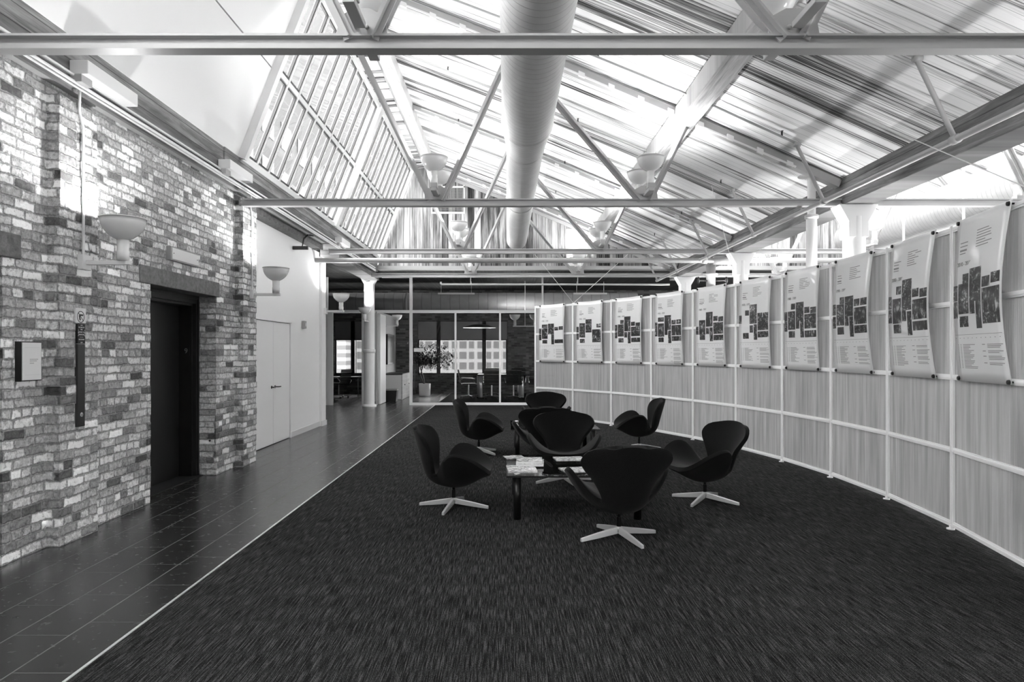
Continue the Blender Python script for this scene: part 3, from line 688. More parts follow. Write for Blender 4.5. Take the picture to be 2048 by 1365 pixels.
# ------------------------------------------------------------------ sprinkler piping
sp = thing('sprinkler_pipework', 'white sprinkler main along the valley beam with sloping branch lines', 'pipe', (3.8, 8, 3.3))
p = MB(); p.tube([(3.8, NEAR, 3.3), (3.8, 17.3, 3.3)], .03, 14); p.build('main_pipe', steel, sp)
for yy in (5.78, 8.17, 10.5, 12.85, 15.2, 17.2):
    b_ = MB(); b_.tube([(3.8, yy, 3.3), (3.46, yy, roof_z(3.46)-.1)], .022, 10)
    b_.tube([(3.5, yy, roof_z(3.5)-.1), (2.25, yy, roof_z(2.25)-.09), (.1, yy, roof_z(.1)-.09), (-1.6, yy, roof_z(-1.6)-.09)], .014 if yy > 6 else .016, 10)
    for xx in (3.5,): b_.lathe([(0, -.035), (.032, -.035), (.032, .035), (0, .035)], (xx-.02, yy, roof_z(xx)-.1), 10, ax='x')
    b_.lathe([(0, -.04), (.04, -.04), (.04, .04), (0, .04)], (3.8, yy, 3.3), 12, ax='y')
    bo = b_.build('branch_pipe', steel, sp)
    for xx in (3.3, 1.1, -.9):
        h = MB(); z = roof_z(xx)-.09; h.tube([(xx, yy, z), (xx, yy, z+.055)], .008, 8); h.lathe([(0, 0), (.016, 0), (.016, .004), (0, .004)], (xx, yy, z+.06), 10); h.tube([(xx-.012, yy, z+.015), (xx-.012, yy, z+.05)], .003, 6); h.build('sprinkler_head', darkmetal, bo)
for yy in (8.8, 13.05):
    MB().tube([(3.8, yy, 3.3), (3.8, yy, 3.38)], .01, 8).build('hanger', steel, sp)
cp = thing('cross_pipe', 'thick white pipe crossing the room below the third truss', 'pipe', (0, 13.45, 3.3))
p = MB(); p.tube([(-3.8, 13.45, 3.3), (9.8, 13.45, 3.3)], .05, 14); p.build('pipe', steel, cp)
p = MB(); p.lathe([(0, -.22), (.085, -.22), (.085, .22), (0, .22)], (4.3, 13.45, 3.3), 16, ax='x'); p.build('coupling', steel, cp)
p = MB(); p.lathe([(0, -.05), (.068, -.05), (.068, .05), (0, .05)], (3.9, 13.45, 3.3), 16, ax='x'); p.build('coupling', steel, cp)
sv = thing('standpipe_valve', 'white flanged sprinkler riser with handwheels behind the curved screen', 'valve', (4.1, 13.7, 2.4))
p = MB(); p.lathe([(.08, -2.4), (.08, .35), (.14, .36), (.14, .40), (.09, .41), (.09, .62), (.14, .63), (.14, .67), (.09, .68), (.1, .85), (0, .85)], (4.1, 13.7, 2.4), 20); p.build('riser', steel, sv)
for dx in (-.28, .28):
    w_ = MB(); w_.lathe([(.05, -.008), (.075, -.008), (.075, .008), (.05, .008), (.05, -.008)], (4.1+dx, 13.6, 2.92), 16, ax='x'); w_.bar((4.1+dx, 13.6, 2.85), (4.1+dx, 13.6, 2.99), .012, .012, (0, 1, 0)); w_.tube([(4.1, 13.7, 2.92), (4.1+dx, 13.6, 2.92)], .014, 8); w_.build('handwheel', darkmetal, sv)
tag(MB().tube([(-1.65, 17.15, 3.26), (-1.65, 17.15, 3.21), (-1.62, 17.15, 3.19), (4.1, 17.15, 3.19)], .025, 10).tube([(-.9, 17.15, 3.19), (-.9, 17.15, 3.375)], .01, 8).tube([(1.79, 17.15, 3.19), (1.79, 17.15, 3.375)], .01, 8).build('sprinkler_pipe', steel), 'thin white sprinkler pipe hung low in front of the rear rooms', 'pipe')
tag(MB().tube([(-3.4, 17.9, 3.5), (4.3, 17.9, 3.5)], .045, 12).build('sprinkler_pipe', steel), 'white pipe running just below the board gable', 'pipe')
# fluorescent battens in the rear ceiling
for k, (xa, xb) in enumerate(((-2.15, -1.0), (2.1, 3.15))):
    r = thing('batten_light', ('slim unlit batten light near the rear ceiling left of the duct', 'slim unlit batten light near the rear ceiling behind the screen top')[k], 'lamp', ((xa+xb)/2, 21.4, 3.32))
    MB().box(xa, 21.37, 3.30, xb, 21.43, 3.35).build('housing', white, r)
    for x in (xa+.1, xb-.1): MB().tube([(x, 21.4, 3.35), (x, 21.4, 3.7)], .006, 6).build('hanger', white, r)

# linear fixtures and conduits on the left beam
for k, (ya, yb) in enumerate(((5.30, 6.02), (8.03, 8.75), (13.5, 14.2))):
    r = thing('linear_fixture', ('nearest', 'second', 'farthest')[k]+' long white box light fixed to the beam above the brick wall', 'lamp', (-3.40, (ya+yb)/2, 3.6), 'box lights on the left beam')
    MB().box(-3.395, ya, 3.66, -3.25, yb, 3.77).build('housing', white, r, bevel=.006)
    MB().box(-3.395, ya, 3.60, -3.30, ya+.14, 3.66).build('junction_box', steel, r, bevel=.004)
for k, (x, z, rr) in enumerate(((-3.368, 3.655, .013), (-3.362, 3.60, .016), (-3.36, 3.57, .009))):
    tag(MB().tube([(x, NEAR, z), (x, 17.5, z)], rr, 8).build('conduit', white), ('upper white conduit clipped to the left beam', 'middle white conduit along the foot of the left beam', 'lowest thin conduit along the foot of the left beam')[k], 'conduit')
tag(MB().box(-3.52, NEAR, 3.575, -3.455, 13.0, 3.598).build('steel_ledge', steel), 'pale steel ledge between brick wall and timber beam', 'ledge')
r = thing('bracket_fixture', 'small dark bracket with loose cables at the end of the rough timber', 'bracket', (-3.6, 12.0, 3.35))
MB().box(-3.76, 12.0, 3.30, -3.5, 12.06, 3.36).build('plate', darkmetal, r)
for k in range(2): MB().tube([(-3.6, 12.03, 3.36), (-3.58, 12.03+.05*k, 3.5), (-3.5, 12.05, 3.58-.02*k), (-3.42, 12.1, 3.55)], .008, 6).build('cable', black, r)

# ------------------------------------------------------------------ things on the brick wall
X0 = WX
r = thing('framed_notice', 'white notice in a thick black frame on the near brick wall', 'sign', (X0, 5.0, 1.43))
MB().box(X0-.004, 4.90, 1.285, X0+.045, 5.115, 1.575).build('frame', black, r)
MB().box(X0+.045, 4.908, 1.293, X0+.049, 5.107, 1.567).build('sheet', paper, r)
m = MB()
for zz, a, b_ in ((1.44, 4.985, 5.075), (1.428, 4.985, 5.06), (1.412, 4.985, 5.03), (1.53, 4.93, 5.09), (1.33, 4.93, 5.09)):
    n_ = 1 if b_-a > .12 else 5
    for i in range(n_):
        y0_, y1_ = a+(b_-a)*i/n_, a+(b_-a)*(i+.8)/n_ if n_ > 1 else b_
        m.box(X0+.049, y0_, zz, X0+.0495, y1_, zz+(.008 if n_ > 1 else .001))
m.build('lettering', mat('faint_print', .5, .7), r)
XP = -3.415
r = thing('no_weapons_sign', 'small white square sign with a crossed out handgun on the brick pilaster', 'sign', (XP, 5.47, 1.78))
MB().box(XP-.02, 5.41, 1.73, XP, 5.54, 1.85).build('plate', paper, r)
m = MB(); m.lathe([(.041, 0), (.047, 0), (.047, .001), (.041, .001), (.041, 0)], (XP, 5.475, 1.78), 32, ax='x')
m.obox((XP+.0006, 5.475, 1.78), ((.0004, 0, 0), (0, .03, -.03), (0, .002, .002)))
m.build('prohibition_ring', ink, r)
m = MB(); m.box(XP, 5.455, 1.787, XP+.001, 5.505, 1.801); m.obox((XP+.0005, 5.462, 1.772), ((.0005, 0, 0), (0, .008, .002), (0, -.005, .02))); m.build('handgun_symbol', ink, r)
r = thing('fire_instruction_sign', 'black sign with white fire instructions above the call panel', 'sign', (XP, 5.47, 1.64))
MB().box(XP-.02, 5.43, 1.565, XP+.004, 5.525, 1.722).build('plate', black, r)
for s_, zz in (('IN CASE OF', 1.695), ('FIRE', 1.677), ('DO NOT USE', 1.657), ('ELEVATORS', 1.637), ('USE STAIRS', 1.598)):
    text_part('lettering', s_, .0145, paper, r, (XP+.0045, 5.4775, zz), ROT_PX)
m = MB(); m.box(XP+.004, 5.455, 1.617, XP+.005, 5.50, 1.619)
for i in range(3):
    m.box(XP+.004, 5.467+i*.009, 1.709, XP+.005, 5.472+i*.009, 1.716); m.box(XP+.004, 5.467+i*.009, 1.571, XP+.005, 5.472+i*.009, 1.578)
    m.box(XP+.004, 5.434, 1.625+i*.022, XP+.005, 5.439, 1.632+i*.022); m.box(XP+.004, 5.516, 1.625+i*.022, XP+.005, 5.521, 1.632+i*.022)
m.build('ornament', paper, r)
r = thing('elevator_call_panel', 'tall narrow dark metal elevator call panel on the brick pilaster', 'panel', (XP, 5.47, 1.2))
MB().box(XP-.02, 5.43, .90, XP+.004, 5.522, 1.562).build('plate', brass, r)
for zz in (1.54, 1.2, .93): MB().lathe([(0, 0), (.004, 0), (.004, .001), (0, .001)], (XP+.004, 5.476, zz), 10, ax='x').build('screw', black, r)
b_ = MB().lathe([(0, 0), (.017, 0), (.017, .004), (.012, .005), (0, .005)], (XP+.004, 5.476, .995), 20, ax='x').build('call_button', alu, r)
m = MB(); m.lathe([(.006, 0), (.009, 0), (.009, .001), (.006, .001)], (XP+.009, 5.476, .995), 14, ax='x'); m.build('button_mark', black, b_)
r = thing('elevator_lantern', 'long white box on the brick above the elevator lintel', 'sign', (X0, 7.4, 2.53))
MB().box(X0-.003, 7.08, 2.455, X0+.05, 7.72, 2.60).build('housing', grille_m, r, bevel=.004)
MB().box(X0+.05, 7.10, 2.47, X0+.056, 7.70, 2.585).build('face', white, r)
for yy in (7.13, 7.67): MB().lathe([(0, 0), (.006, 0), (.006, .002), (0, .002)], (X0+.056, yy, 2.53), 8, ax='x').build('screw', black, r)
MB().lathe([(0, 0), (.012, 0), (.012, .02), (0, .02)], (WX-.07, 8.275, .42), 12, ax='y').build('bolt', darkmetal, e1)

# ------------------------------------------------------------------ curved screen
AC = Vector((-8.4, 7.5)); AR = 12.3
def arc_pt(th, r=AR): return Vector((AC.x+r*math.cos(th), AC.y+r*math.sin(th)))
def th_for(px):
    k = (px-VX)/FPX; lo, hi = -.5, .9
    for _ in range(60):
        mid = (lo+hi)/2; q = arc_pt(mid)
        if q.x/q.y > k: lo = mid
        else: hi = mid
    return (lo+hi)/2
TH = [th_for(px) for px in (1072, 1147, 1224, 1304, 1388, 1474, 1567, 1665, 1779, 1909)]
TH += [TH[-1]-.1, TH[-1]-.2]
SZ = 2.56
scr = thing('curved_screen', 'long curved screen of pale fluted panels in slim metal frames', 'screen', (3.8, 8, 0))
RZ = [.045, .67, 1.285, 1.905, 2.525]
for th in TH:
    q = arc_pt(th); n = Vector((math.cos(th), math.sin(th), 0)); tt = Vector((-n.y, n.x, 0))
    p = MB()
    for s_ in (-1, 1): p.obox((q.x+tt.x*s_*.014, q.y+tt.y*s_*.014, SZ/2+.01), (n*.026, tt*.011, Vector((0, 0, SZ/2-.01))))
    p.obox((q.x, q.y, SZ/2), (n*.018, tt*.004, Vector((0, 0, SZ/2))), 1)
    po = p.build('post', [frame_white, black], scr)
    ft = MB(); qq = arc_pt(th, AR-.03); ft.lathe([(0, 0), (.032, 0), (.032, .012), (.012, .016), (.012, .04), (0, .04)], (qq.x, qq.y, 0), 14); ft.build('foot', alu, po)
for a, b_ in zip(TH, TH[1:]):
    qa, qb = arc_pt(a), arc_pt(b_); ln = (qb-qa).length; mid = (qa+qb)/2; tt = ((qb-qa)/ln).to_3d(); n = Vector((tt.y, -tt.x, 0))
    if n.dot(Vector((mid.x-AC.x, mid.y-AC.y, 0))) < 0: n = -n
    for z in RZ:
        m = MB(); m.obox((mid.x, mid.y, z), (tt*(ln/2-.026), n*.02, Vector((0, 0, .022)))); m.obox((mid.x-n.x*.022, mid.y-n.y*.022, z), (tt*(ln/2-.026), n*.003, Vector((0, 0, .008)))); m.build('rail', frame_white, scr)
    for z0_, z1_ in zip(RZ, RZ[1:]):
        m = MB(); m.obox((mid.x, mid.y, (z0_+z1_)/2), (tt*(ln/2-.027), n*.006, Vector((0, 0, (z1_-z0_)/2-.023)))); m.build('panel', poly, scr)

# posters
TPL = [(0,.10,.405,.50),(0,.10,.508,.61),(.12,.36,.345,.405),(.12,.36,.415,.60),(.38,.62,.315,.51),(.64,.79,.385,.445),(.81,.97,.385,.445),(.64,.97,.455,.595),(.38,.49,.518,.60),(.51,.62,.518,.69),(.14,.34,.61,.675),(.64,.97,.605,.67)]
DEC = ['1920 - 1929', '1930 - 1939', '1940 - 1949', '1950 - 1959', '1960 - 1969', '1970 - 1979', '1980 - 1989', '1990 - 1999', '2000 - 2009', '2010 - 2019']
PW, PZ0, PZ1 = .82, 1.265, 2.57
PLB = ['first poster at the far end of the curved screen', 'second poster from the far end of the curved screen', 'third poster from the far end of the curved screen', 'fourth poster from the far end of the curved screen',
       'fifth poster from the far end of the curved screen', 'fifth poster from the near end, above the right rear chair gap', 'fourth poster from the near end of the curved screen', 'third poster from the near end of the curved screen', 'second poster from the near end of the curved screen', 'nearest and largest poster on the curved screen']
for k in range(10):
    a, b_ = TH[k], TH[k+1]; qa, qb = arc_pt(a), arc_pt(b_); ln = (qb-qa).length; mid = (qa+qb)/2
    tt = ((qb-qa)/ln).to_3d(); n = Vector((-tt.y, tt.x, 0))
    if n.dot(Vector((AC.x-mid.x, AC.y-mid.y, 0))) < 0: n = -n
    R_ = random.Random(k+11)
    lab = PLB[k].replace(', above the right rear chair gap', ' of the curved screen')
    r = thing('timeline_poster', 'white acrylic timeline ' + lab.replace('first poster', 'poster').replace('nearest and largest', 'nearest and largest') if k else 'white acrylic timeline poster at the far left end of the curved screen', 'poster', (mid.x, mid.y, PZ0), 'timeline posters on the curved screen')
    off0 = -.02*ln
    bow = .03+.03*(k > 6)+R_.uniform(0, .01)
    def P(u, v_, e=0):    # u 0..1 left to right as seen, v 0 top .. 1 bottom
        s_ = (u-.5)*PW+off0; z = PZ1-(PZ1-PZ0)*v_
        o_ = .045+bow*math.sin(PI*v_)*(.5+.5*u)+.02*math.sin(PI*u)*(1-v_)**2+e
        zz = z - .012*math.sin(PI*u)*(1-v_)**2
        return Vector((mid.x, mid.y, zz))+tt*s_+n*o_
    sh = MB(); NU, NV = 10, 16; vs = []
    for side in (0, -.004):
        for j in range(NV+1):
            for i in range(NU+1): vs.append(P(i/NU, j/NV, side))
    W_ = NU+1; B = (NV+1)*W_; fs = []
    for j in range(NV):
        for i in range(NU):
            q = j*W_+i; fs.append((q, q+1, q+W_+1, q+W_)); fs.append((B+q, B+q+W_, B+q+W_+1, B+q+1))
    for i in range(NU): fs += [(i, B+i, B+i+1, i+1), (NV*W_+i, NV*W_+i+1, B+NV*W_+i+1, B+NV*W_+i)]
    for j in range(NV): fs += [(j*W_, (j+1)*W_, B+(j+1)*W_, B+j*W_), (j*W_+NU, B+j*W_+NU, B+(j+1)*W_+NU, (j+1)*W_+NU)]
    sh.add(vs, fs, 0, True); so = sh.build('sheet', sheet, r)
    ph = MB()
    for ti, (u0, u1, v0, v1) in enumerate(TPL):
        if R_.random() < .08: continue
        s0 = R_.uniform(-.012, .012)
        v0 += s0; v1 += s0
        if ti == 4: v0 += R_.uniform(-.03, .03)
        if ti == 2 and R_.random() < .3: u0 += .1
        mi = R_.randrange(5)
        for q in range(4):
            va, vb = v0+(v1-v0)*q/4, v0+(v1-v0)*(q+1)/4
            ph.add([P(u0, va, .0012), P(u1, va, .0012), P(u1, vb, .0012), P(u0, vb, .0012)], [(0, 1, 2, 3)], mi)
    ph.build('photo_collage', PH, r)
    tx = MB()
    def strip(u0, u1, v_, h): tx.add([P(u0, v_, .0012), P(u1, v_, .0012), P(u1, v_+h, .0012), P(u0, v_+h, .0012)], [(0, 1, 2, 3)])
    for q in range(6): strip(.02+.16*q, .02+.16*(q+1), .715, .0022)
    for q in range(11): strip(.03+.09*q, .045+.09*q, .735, .004)
    for q in range(17): 
        v_ = .775+q*.0088
        strip(.07, .085, v_, .0042); strip(.12, .15, v_, .003); strip(.18, .18+R_.uniform(.12, .28), v_, .0035)
    v_ = .775
    for blk in range(4):
        strip(.58, .64, v_, .004)
        for q in range(R_.randrange(2, 6)):
            strip(.68, .68+R_.uniform(.2, .29), v_, .0035); v_ += .0088
        v_ += .012
    for q in range(4): strip(.12, .12+R_.uniform(.1, .2), .15+.022*q, .006 if q != 2 else .012)
    for q in range(7): strip(.48, .48+R_.uniform(.15, .3), .10+.016*q, .005)
    tx.build('printed_text', text_grey, r)
    # decade heading
    zr = tt; Mx = Matrix(((zr.x, 0, n.x, 0), (zr.y, 0, n.y, 0), (0, 1, 0, 0), (0, 0, 0, 1)))
    text_part('decade_heading', DEC[k], .045, text_grey, r, P(.25, .285, .004), Mx)
    for (u, v_) in ((.03, .02), (.97, .02), (.03, .985), (.97, .985)):
        c0 = P(u, v_, .0); st_ = MB(); st_.tube([c0-n*.045, c0+n*.006], .007, 8); st_.tube([c0+n*.002, c0+n*.016], [.018, .015], 14); st_.build('standoff', black, r)

# tie wires
def wire(pts, label):
    tag(MB().tube(pts, .004, 6).build('tie_wire', alu), label, 'wire')
q = arc_pt(TH[1]); e0 = (q.x, q.y, SZ)
wire([e0, (q.x-.9, q.y+.3, 3.75)], 'left tie wire rising from the second screen post'); wire([e0, (q.x+1.3, q.y+.4, 3.72)], 'right tie wire rising from the second screen post')
q = arc_pt(TH[5]); wire([(q.x, q.y, SZ), (q.x-.3, q.y+.3, 4.12)], 'tie wire rising above the middle of the screen')
q = arc_pt(TH[10]); wire([(q.x, q.y, SZ), (q.x-.1, q.y+2.2, 3.85)], 'tie wire rising from the nearest screen post')

# ------------------------------------------------------------------ swan-shaped lounge chairs
def lerp_tab(tab, u):
    n = len(tab)
    for i in range(n-1):
        if tab[i][0] <= u <= tab[i+1][0]:
            p0 = tab[max(i-1, 0)]; p1 = tab[i]; p2 = tab[i+1]; p3 = tab[min(i+2, n-1)]
            h = (u-p1[0])/(p2[0]-p1[0]); out = []
            for k in range(1, len(p1)):
                m1 = (p2[k]-p0[k])/max(p2[0]-p0[0], 1e-6)*(p2[0]-p1[0]); m2 = (p3[k]-p1[k])/max(p3[0]-p1[0], 1e-6)*(p2[0]-p1[0])
                out.append((2*h**3-3*h**2+1)*p1[k]+(h**3-2*h**2+h)*m1+(-2*h**3+3*h**2)*p2[k]+(h**3-h**2)*m2)
            return out
    return list(tab[-1][1:])
CEN = [(0,.365,.372),(.12,.27,.372),(.25,.15,.355),(.38,.03,.338),(.48,-.07,.326),(.56,-.145,.328),(.62,-.20,.362),(.70,-.245,.445),(.8,-.285,.57),(.9,-.32,.69),(1,-.352,.796)]
EDG = [(0,.365,.11,.378),(.05,.36,.21,.392),(.12,.325,.30,.435),(.22,.22,.37,.515),(.32,.10,.40,.565),(.41,.0,.385,.56),(.48,-.07,.335,.49),(.54,-.12,.25,.385),(.59,-.15,.18,.35),(.65,-.16,.185,.41),(.73,-.165,.24,.52),(.81,-.18,.315,.61),(.88,-.21,.348,.68),(.94,-.26,.295,.748),(1,-.335,.13,.787)]
def chair_shell():
    NU_, NV_ = 44, 20
    P = []
    for i in range(NU_+1):
        u = i/NU_; cy, cz = lerp_tab(CEN, u); ey, ew, ez = lerp_tab(EDG, u); row = []
        k = min(max((u-.56)/.14, 0), 1)  # 0 seat, 1 back
        pz = 2.0*(1-k)+1.9*k
        for j in range(NV_+1):
            v_ = -1+2*j/NV_; a = abs(v_)
            x = ew*math.copysign(a**.92, v_)
            f_ = a**pz
            row.append(Vector((x, cy+(ey-cy)*f_, cz+(ez-cz)*f_)))
        P.append(row)
    def nrm(i, j):
        a = P[min(i+1, NU_)][j]-P[max(i-1, 0)][j]; b_ = P[i][min(j+1, NV_)]-P[i][max(j-1, 0)]
        n = b_.cross(a)
        if n.length < 1e-9: n = Vector((0, 0, 1))
        return n.normalized()
    Nn = [[nrm(i, j) for j in range(NV_+1)] for i in range(NU_+1)]
    # make sure normals point at the sitter
    if Nn[NU_//3][NV_//2].z < 0: Nn = [[-x for x in r_] for r_ in Nn]
    O = []
    for i in range(NU_+1):
        u = i/NU_; row = []
        sc_ = math.exp(-((u-.36)/.25)**2)
        for j in range(NV_+1):
            a = abs(-1+2*j/NV_)
            t_ = .036+.095*sc_*(1-a**1.6)+.012*(1-a**2)
            if u < .08: t_ = min(t_, .036+.5*u)
            row.append(P[i][j]-Nn[i][j]*t_)
        O.append(row)
    W_ = NV_+1; vs = [p for r_ in P for p in r_]+[p for r_ in O for p in r_]; B = (NU_+1)*W_; fs = []
    for i in range(NU_):
        for j in range(NV_):
            q = i*W_+j; fs += [(q, q+1, q+W_+1, q+W_), (B+q, B+q+W_, B+q+W_+1, B+q+1)]
    for j in range(NV_):
        fs += [(j, B+j, B+j+1, j+1), (NU_*W_+j, NU_*W_+j+1, B+NU_*W_+j+1, B+NU_*W_+j)]
    for i in range(NU_):
        q = i*W_; fs += [(q, q+W_, B+q+W_, B+q), (q+NV_, B+q+NV_, B+q+W_+NV_, q+W_+NV_)]
    m = MB(); m.add(vs, fs, 0, True); return m
def make_chair():
    r = thing('swan_chair', '', 'chair')
    sh = chair_shell().build('shell', fabric, r)
    md = sh.modifiers.new('bevel', 'BEVEL'); md.width = .014; md.segments = 3; md.limit_method = 'ANGLE'; md.angle_limit = math.radians(55)
    p = MB(); p.tube([(0,0,.07), (0,0,.17)], .019, 16); p.tube([(0,0,.165), (0,0,.25)], .014, 16); p.build('column', legm, r)
    b_ = MB()
    b_.lathe([(0, .05), (.028, .05), (.028, .088), (.02, .094), (0, .094)], (0,0,0), 20)
    base = b_.build('hub', alu, r)
    for k in range(4):
        a = PI/2*k; ca, sa = math.cos(a), math.sin(a); m = MB(); vs = []
        for (d_, w_, z0_, z1_) in ((.015, .016, .038, .09), (.20, .0145, .016, .058), (.345, .0125, .002, .03)):
            for sx, z in ((-1, z0_), (1, z0_), (.85, z1_), (-.85, z1_)):
                vs.append((d_*ca-sx*w_*sa, d_*sa+sx*w_*ca, z))
        fs = [(0,1,2,3), (8,11,10,9)]
        for q in (0, 4):
            for e in range(4): fs.append((q+e, q+4+e, q+4+(e+1) % 4, q+(e+1) % 4))
        m.add(vs, fs); m.build('leg', alu, r, bevel=.003)
    return r
proto = make_chair()
CH = [  # x, y, facing angle of +Y axis, star angle (world), label
 (.906, 5.50, 6, 22, 'charcoal swan lounge chair nearest the camera, seen from behind'),
 (-.51, 6.58, -92, -12, 'charcoal swan lounge chair left of the magazine table, facing right'),
 (1.99, 6.85, 108, -37, 'charcoal swan lounge chair right of the magazine table, facing left'),
 (.66, 7.85, 176, 20, 'charcoal swan lounge chair facing the camera behind the magazine table'),
 (-.41, 10.1, -92, 45, 'charcoal swan lounge chair left of the rear table, facing right'),
 (2.03, 10.45, 88, 8, 'charcoal swan lounge chair right of the rear table, facing left'),
 (.50, 9.15, 4, 15, 'charcoal swan lounge chair seen from behind at the near side of the rear table'),
 (.68, 11.75, 178, 30, 'charcoal swan lounge chair farthest from the camera, behind the rear table')]
for i, (x, y, fa, sa_, lab) in enumerate(CH):
    c = proto if i == 0 else copy_tree(proto)
    c.location = (x, y, 0); c.rotation_euler = (0, 0, math.radians(fa)); tag(c, lab, 'chair', 'charcoal swan lounge chairs around the glass tables')
    for ch in c.children:
        if ch.name.split('.')[0] in ('leg', 'hub'): ch.rotation_euler = (0, 0, math.radians(sa_-fa))

# ------------------------------------------------------------------ tables
def table(x0, y0, x1, y1, label):
    r = thing('glass_table', label, 'table', ((x0+x1)/2, (y0+y1)/2, 0), 'square glass coffee tables')
    tb = MB().box(x0, y0, .388, x1, y1, .403); tb.mi = [0, 0, 1, 1, 1, 1]; tb.build('tabletop', [table_glass, black], r)
    e = .095
    for (x, y) in ((x0+e, y0+e), (x1-e, y0+e), (x0+e, y1-e), (x1-e, y1-e)):
        m = MB(); m.lathe([(0, .0), (.036, .0), (.036, .376), (0, .376)], (x, y, 0), 24); lg = m.build('leg', legm, r)
        m = MB(); m.lathe([(0, .376), (.044, .376), (.044, .388), (0, .388)], (x, y, 0), 24); m.lathe([(0, .403), (.03, .403), (.03, .409), (0, .409)], (x, y, 0), 20); m.build('glass_clamp', chrome, lg)
    return r
table(0, 6.02, 1.27, 7.27, 'square smoked glass coffee table holding the magazines')
table(.06, 9.65, 1.33, 10.9, 'rear square smoked glass coffee table behind the first one')
def magazine(x, y, z, w_, d_, h, rot, label, grp='magazines on the front glass table', book=False):
    r = thing('book' if book else 'magazine', label, 'book' if book else 'magazine', (x, y, z), grp); r.rotation_euler = (0, 0, math.radians(rot))
    MB().box(-w_/2+.003, -d_/2+.003, .0015, w_/2-.003, d_/2-.003, h-.0015).build('pages', paper, r, rel=(0, 0, 0))
    m = MB(); m.box(-w_/2, -d_/2, h-.0015, w_/2, d_/2, h); m.box(-w_/2, -d_/2, 0, w_/2, d_/2, .0015); m.box(-w_/2, -d_/2, 0, -w_/2+.002, d_/2, h); m.build('cover', cover, r, rel=(0, 0, 0))
magazine(.14, 6.36, .403, .27, .34, .012, 3, 'pale magazine at the left edge of the front table, partly under the book pile')
magazine(.23, 6.60, .415, .26, .30, .022, -4, 'thick white book at the bottom of the pile on the front table', book=True)
magazine(.22, 6.61, .437, .25, .29, .02, -2, 'pictured book on top of the pile on the front table', book=True)
magazine(.08, 7.08, .403, .2, .2, .005, 12, 'thin pale leaflet at the rear left corner of the front table')
magazine(.64, 6.98, .403, .30, .22, .008, 6, 'open magazine near the far edge of the front table')
magazine(.66, 6.33, .403, .3, .24, .008, 14, 'open magazine tucked behind the nearest chair')
magazine(1.02, 10.4, .403, .3, .3, .03, 10, 'white magazine lying on the rear glass table', 'things on the rear glass table')
r = thing('glass_vase', 'small clear ornament on the left edge of the rear table', 'ornament', (.15, 9.9, .403))
MB().lathe([(0, 0), (.028, 0), (.03, .03), (.012, .05), (.026, .08), (.022, .1), (0, .1)], (.15, 9.9, .403), 16).build('vase_body', chrome, r)

# ------------------------------------------------------------------ rear rooms
def conf_chair():
    r = thing('conference_chair', '', 'chair')
    s_ = MB(); s_.box(-.24, -.23, .45, .24, .25, .475)
    for k in range(9): s_.tube([(-.24, -.2+k*.05, .478), (.24, -.2+k*.05, .478)], .014, 6)
    s_.build('seat', black2, r)
    b_ = MB()
    for k in range(9): 
        z = .5+k*.048; y_ = -.24-.012*k; b_.box(-.24, y_-.012, z, .24, y_+.012, z+.044); b_.tube([(-.24, y_-.012, z+.022), (.24, y_-.012, z+.022)], .016, 6)
    b_.build('backrest', black2, r)
    for sx in (-1, 1):
        m = MB(); m.tube([(sx*.26, .22, .46), (sx*.28, .16, .64), (sx*.28, -.2, .66), (sx*.26, -.3, .56), (sx*.255, -.25, .47)], .014, 8); m.build('armrest', chrome, r)
    m = MB(); m.tube([(-.24, -.345, .915), (.24, -.345, .915)], .014, 8); m.bar((-.24, -.3, .8), (.24, -.3, .8), .012, .02); m.build('back_bar', chrome, r)
    m = MB(); m.tube([(0, 0, .09), (0, 0, .45)], [.03, .02], 12); m.build('column', chrome, r)
    for k in range(5):
        a = 2*PI*k/5+.3; m = MB(); m.bar((0, 0, .1), (.3*math.cos(a), .3*math.sin(a), .075), .035, .022); lg = m.build('leg', chrome, r)
        m = MB(); m.lathe([(0, -.02), (.025, -.02), (.025, .02), (0, .02)], (.29*math.cos(a), .29*math.sin(a), .027), 10, ax='x'); m.build('caster', black, lg)
    return r
pc = conf_chair()
CC = [(-.47, 21.65, 0, 'black leather office chair seen from behind, left of the middle partition post'), (.22, 21.65, 2, 'black leather office chair seen from behind, just right of the partition post'), (.98, 21.65, -3, 'black leather office chair half hidden by the end of the curved screen'),
      (-1.22, 22.0, -82, 'black leather office chair seen from the side at the left end of the conference table'), (-.5, 23.45, 180, 'black leather office chair on the far side of the conference table, left'), (.4, 23.45, 178, 'black leather office chair on the far side of the conference table, right'),
      (-5.45, 22.2, 60, 'black office chair in the left rear office before the window')]
for i, (x, y, a, lab) in enumerate(CC):
    c = pc if i == 0 else copy_tree(pc); c.location = (x, y, 0); c.rotation_euler = (0, 0, math.radians(a)); tag(c, lab, 'chair', 'black ribbed office chairs in the rear rooms')
r = thing('conference_table', 'long conference table with pale cylindrical legs behind the glass', 'table', (.6, 22.6, 0))
MB().box(-.95, 22.1, .72, 2.6, 23.1, .76).build('tabletop', darkmetal, r, bevel=.005)
for x in (-.88, .48, 1.9): MB().lathe([(0, 0), (.09, 0), (.09, .72), (0, .72)], (x, 22.4, 0), 20).build('leg', alu, r)
r = thing('office_table', 'dark low table in the left rear office', 'table', (-5.4, 22.9, 0))
MB().box(-6.0, 22.6, .62, -4.9, 23.4, .66).build('tabletop', black, r); 
for x in (-5.9, -5.0): MB().tube([(x, 23, 0), (x, 23, .62)], .02, 10).build('leg', chrome, r)
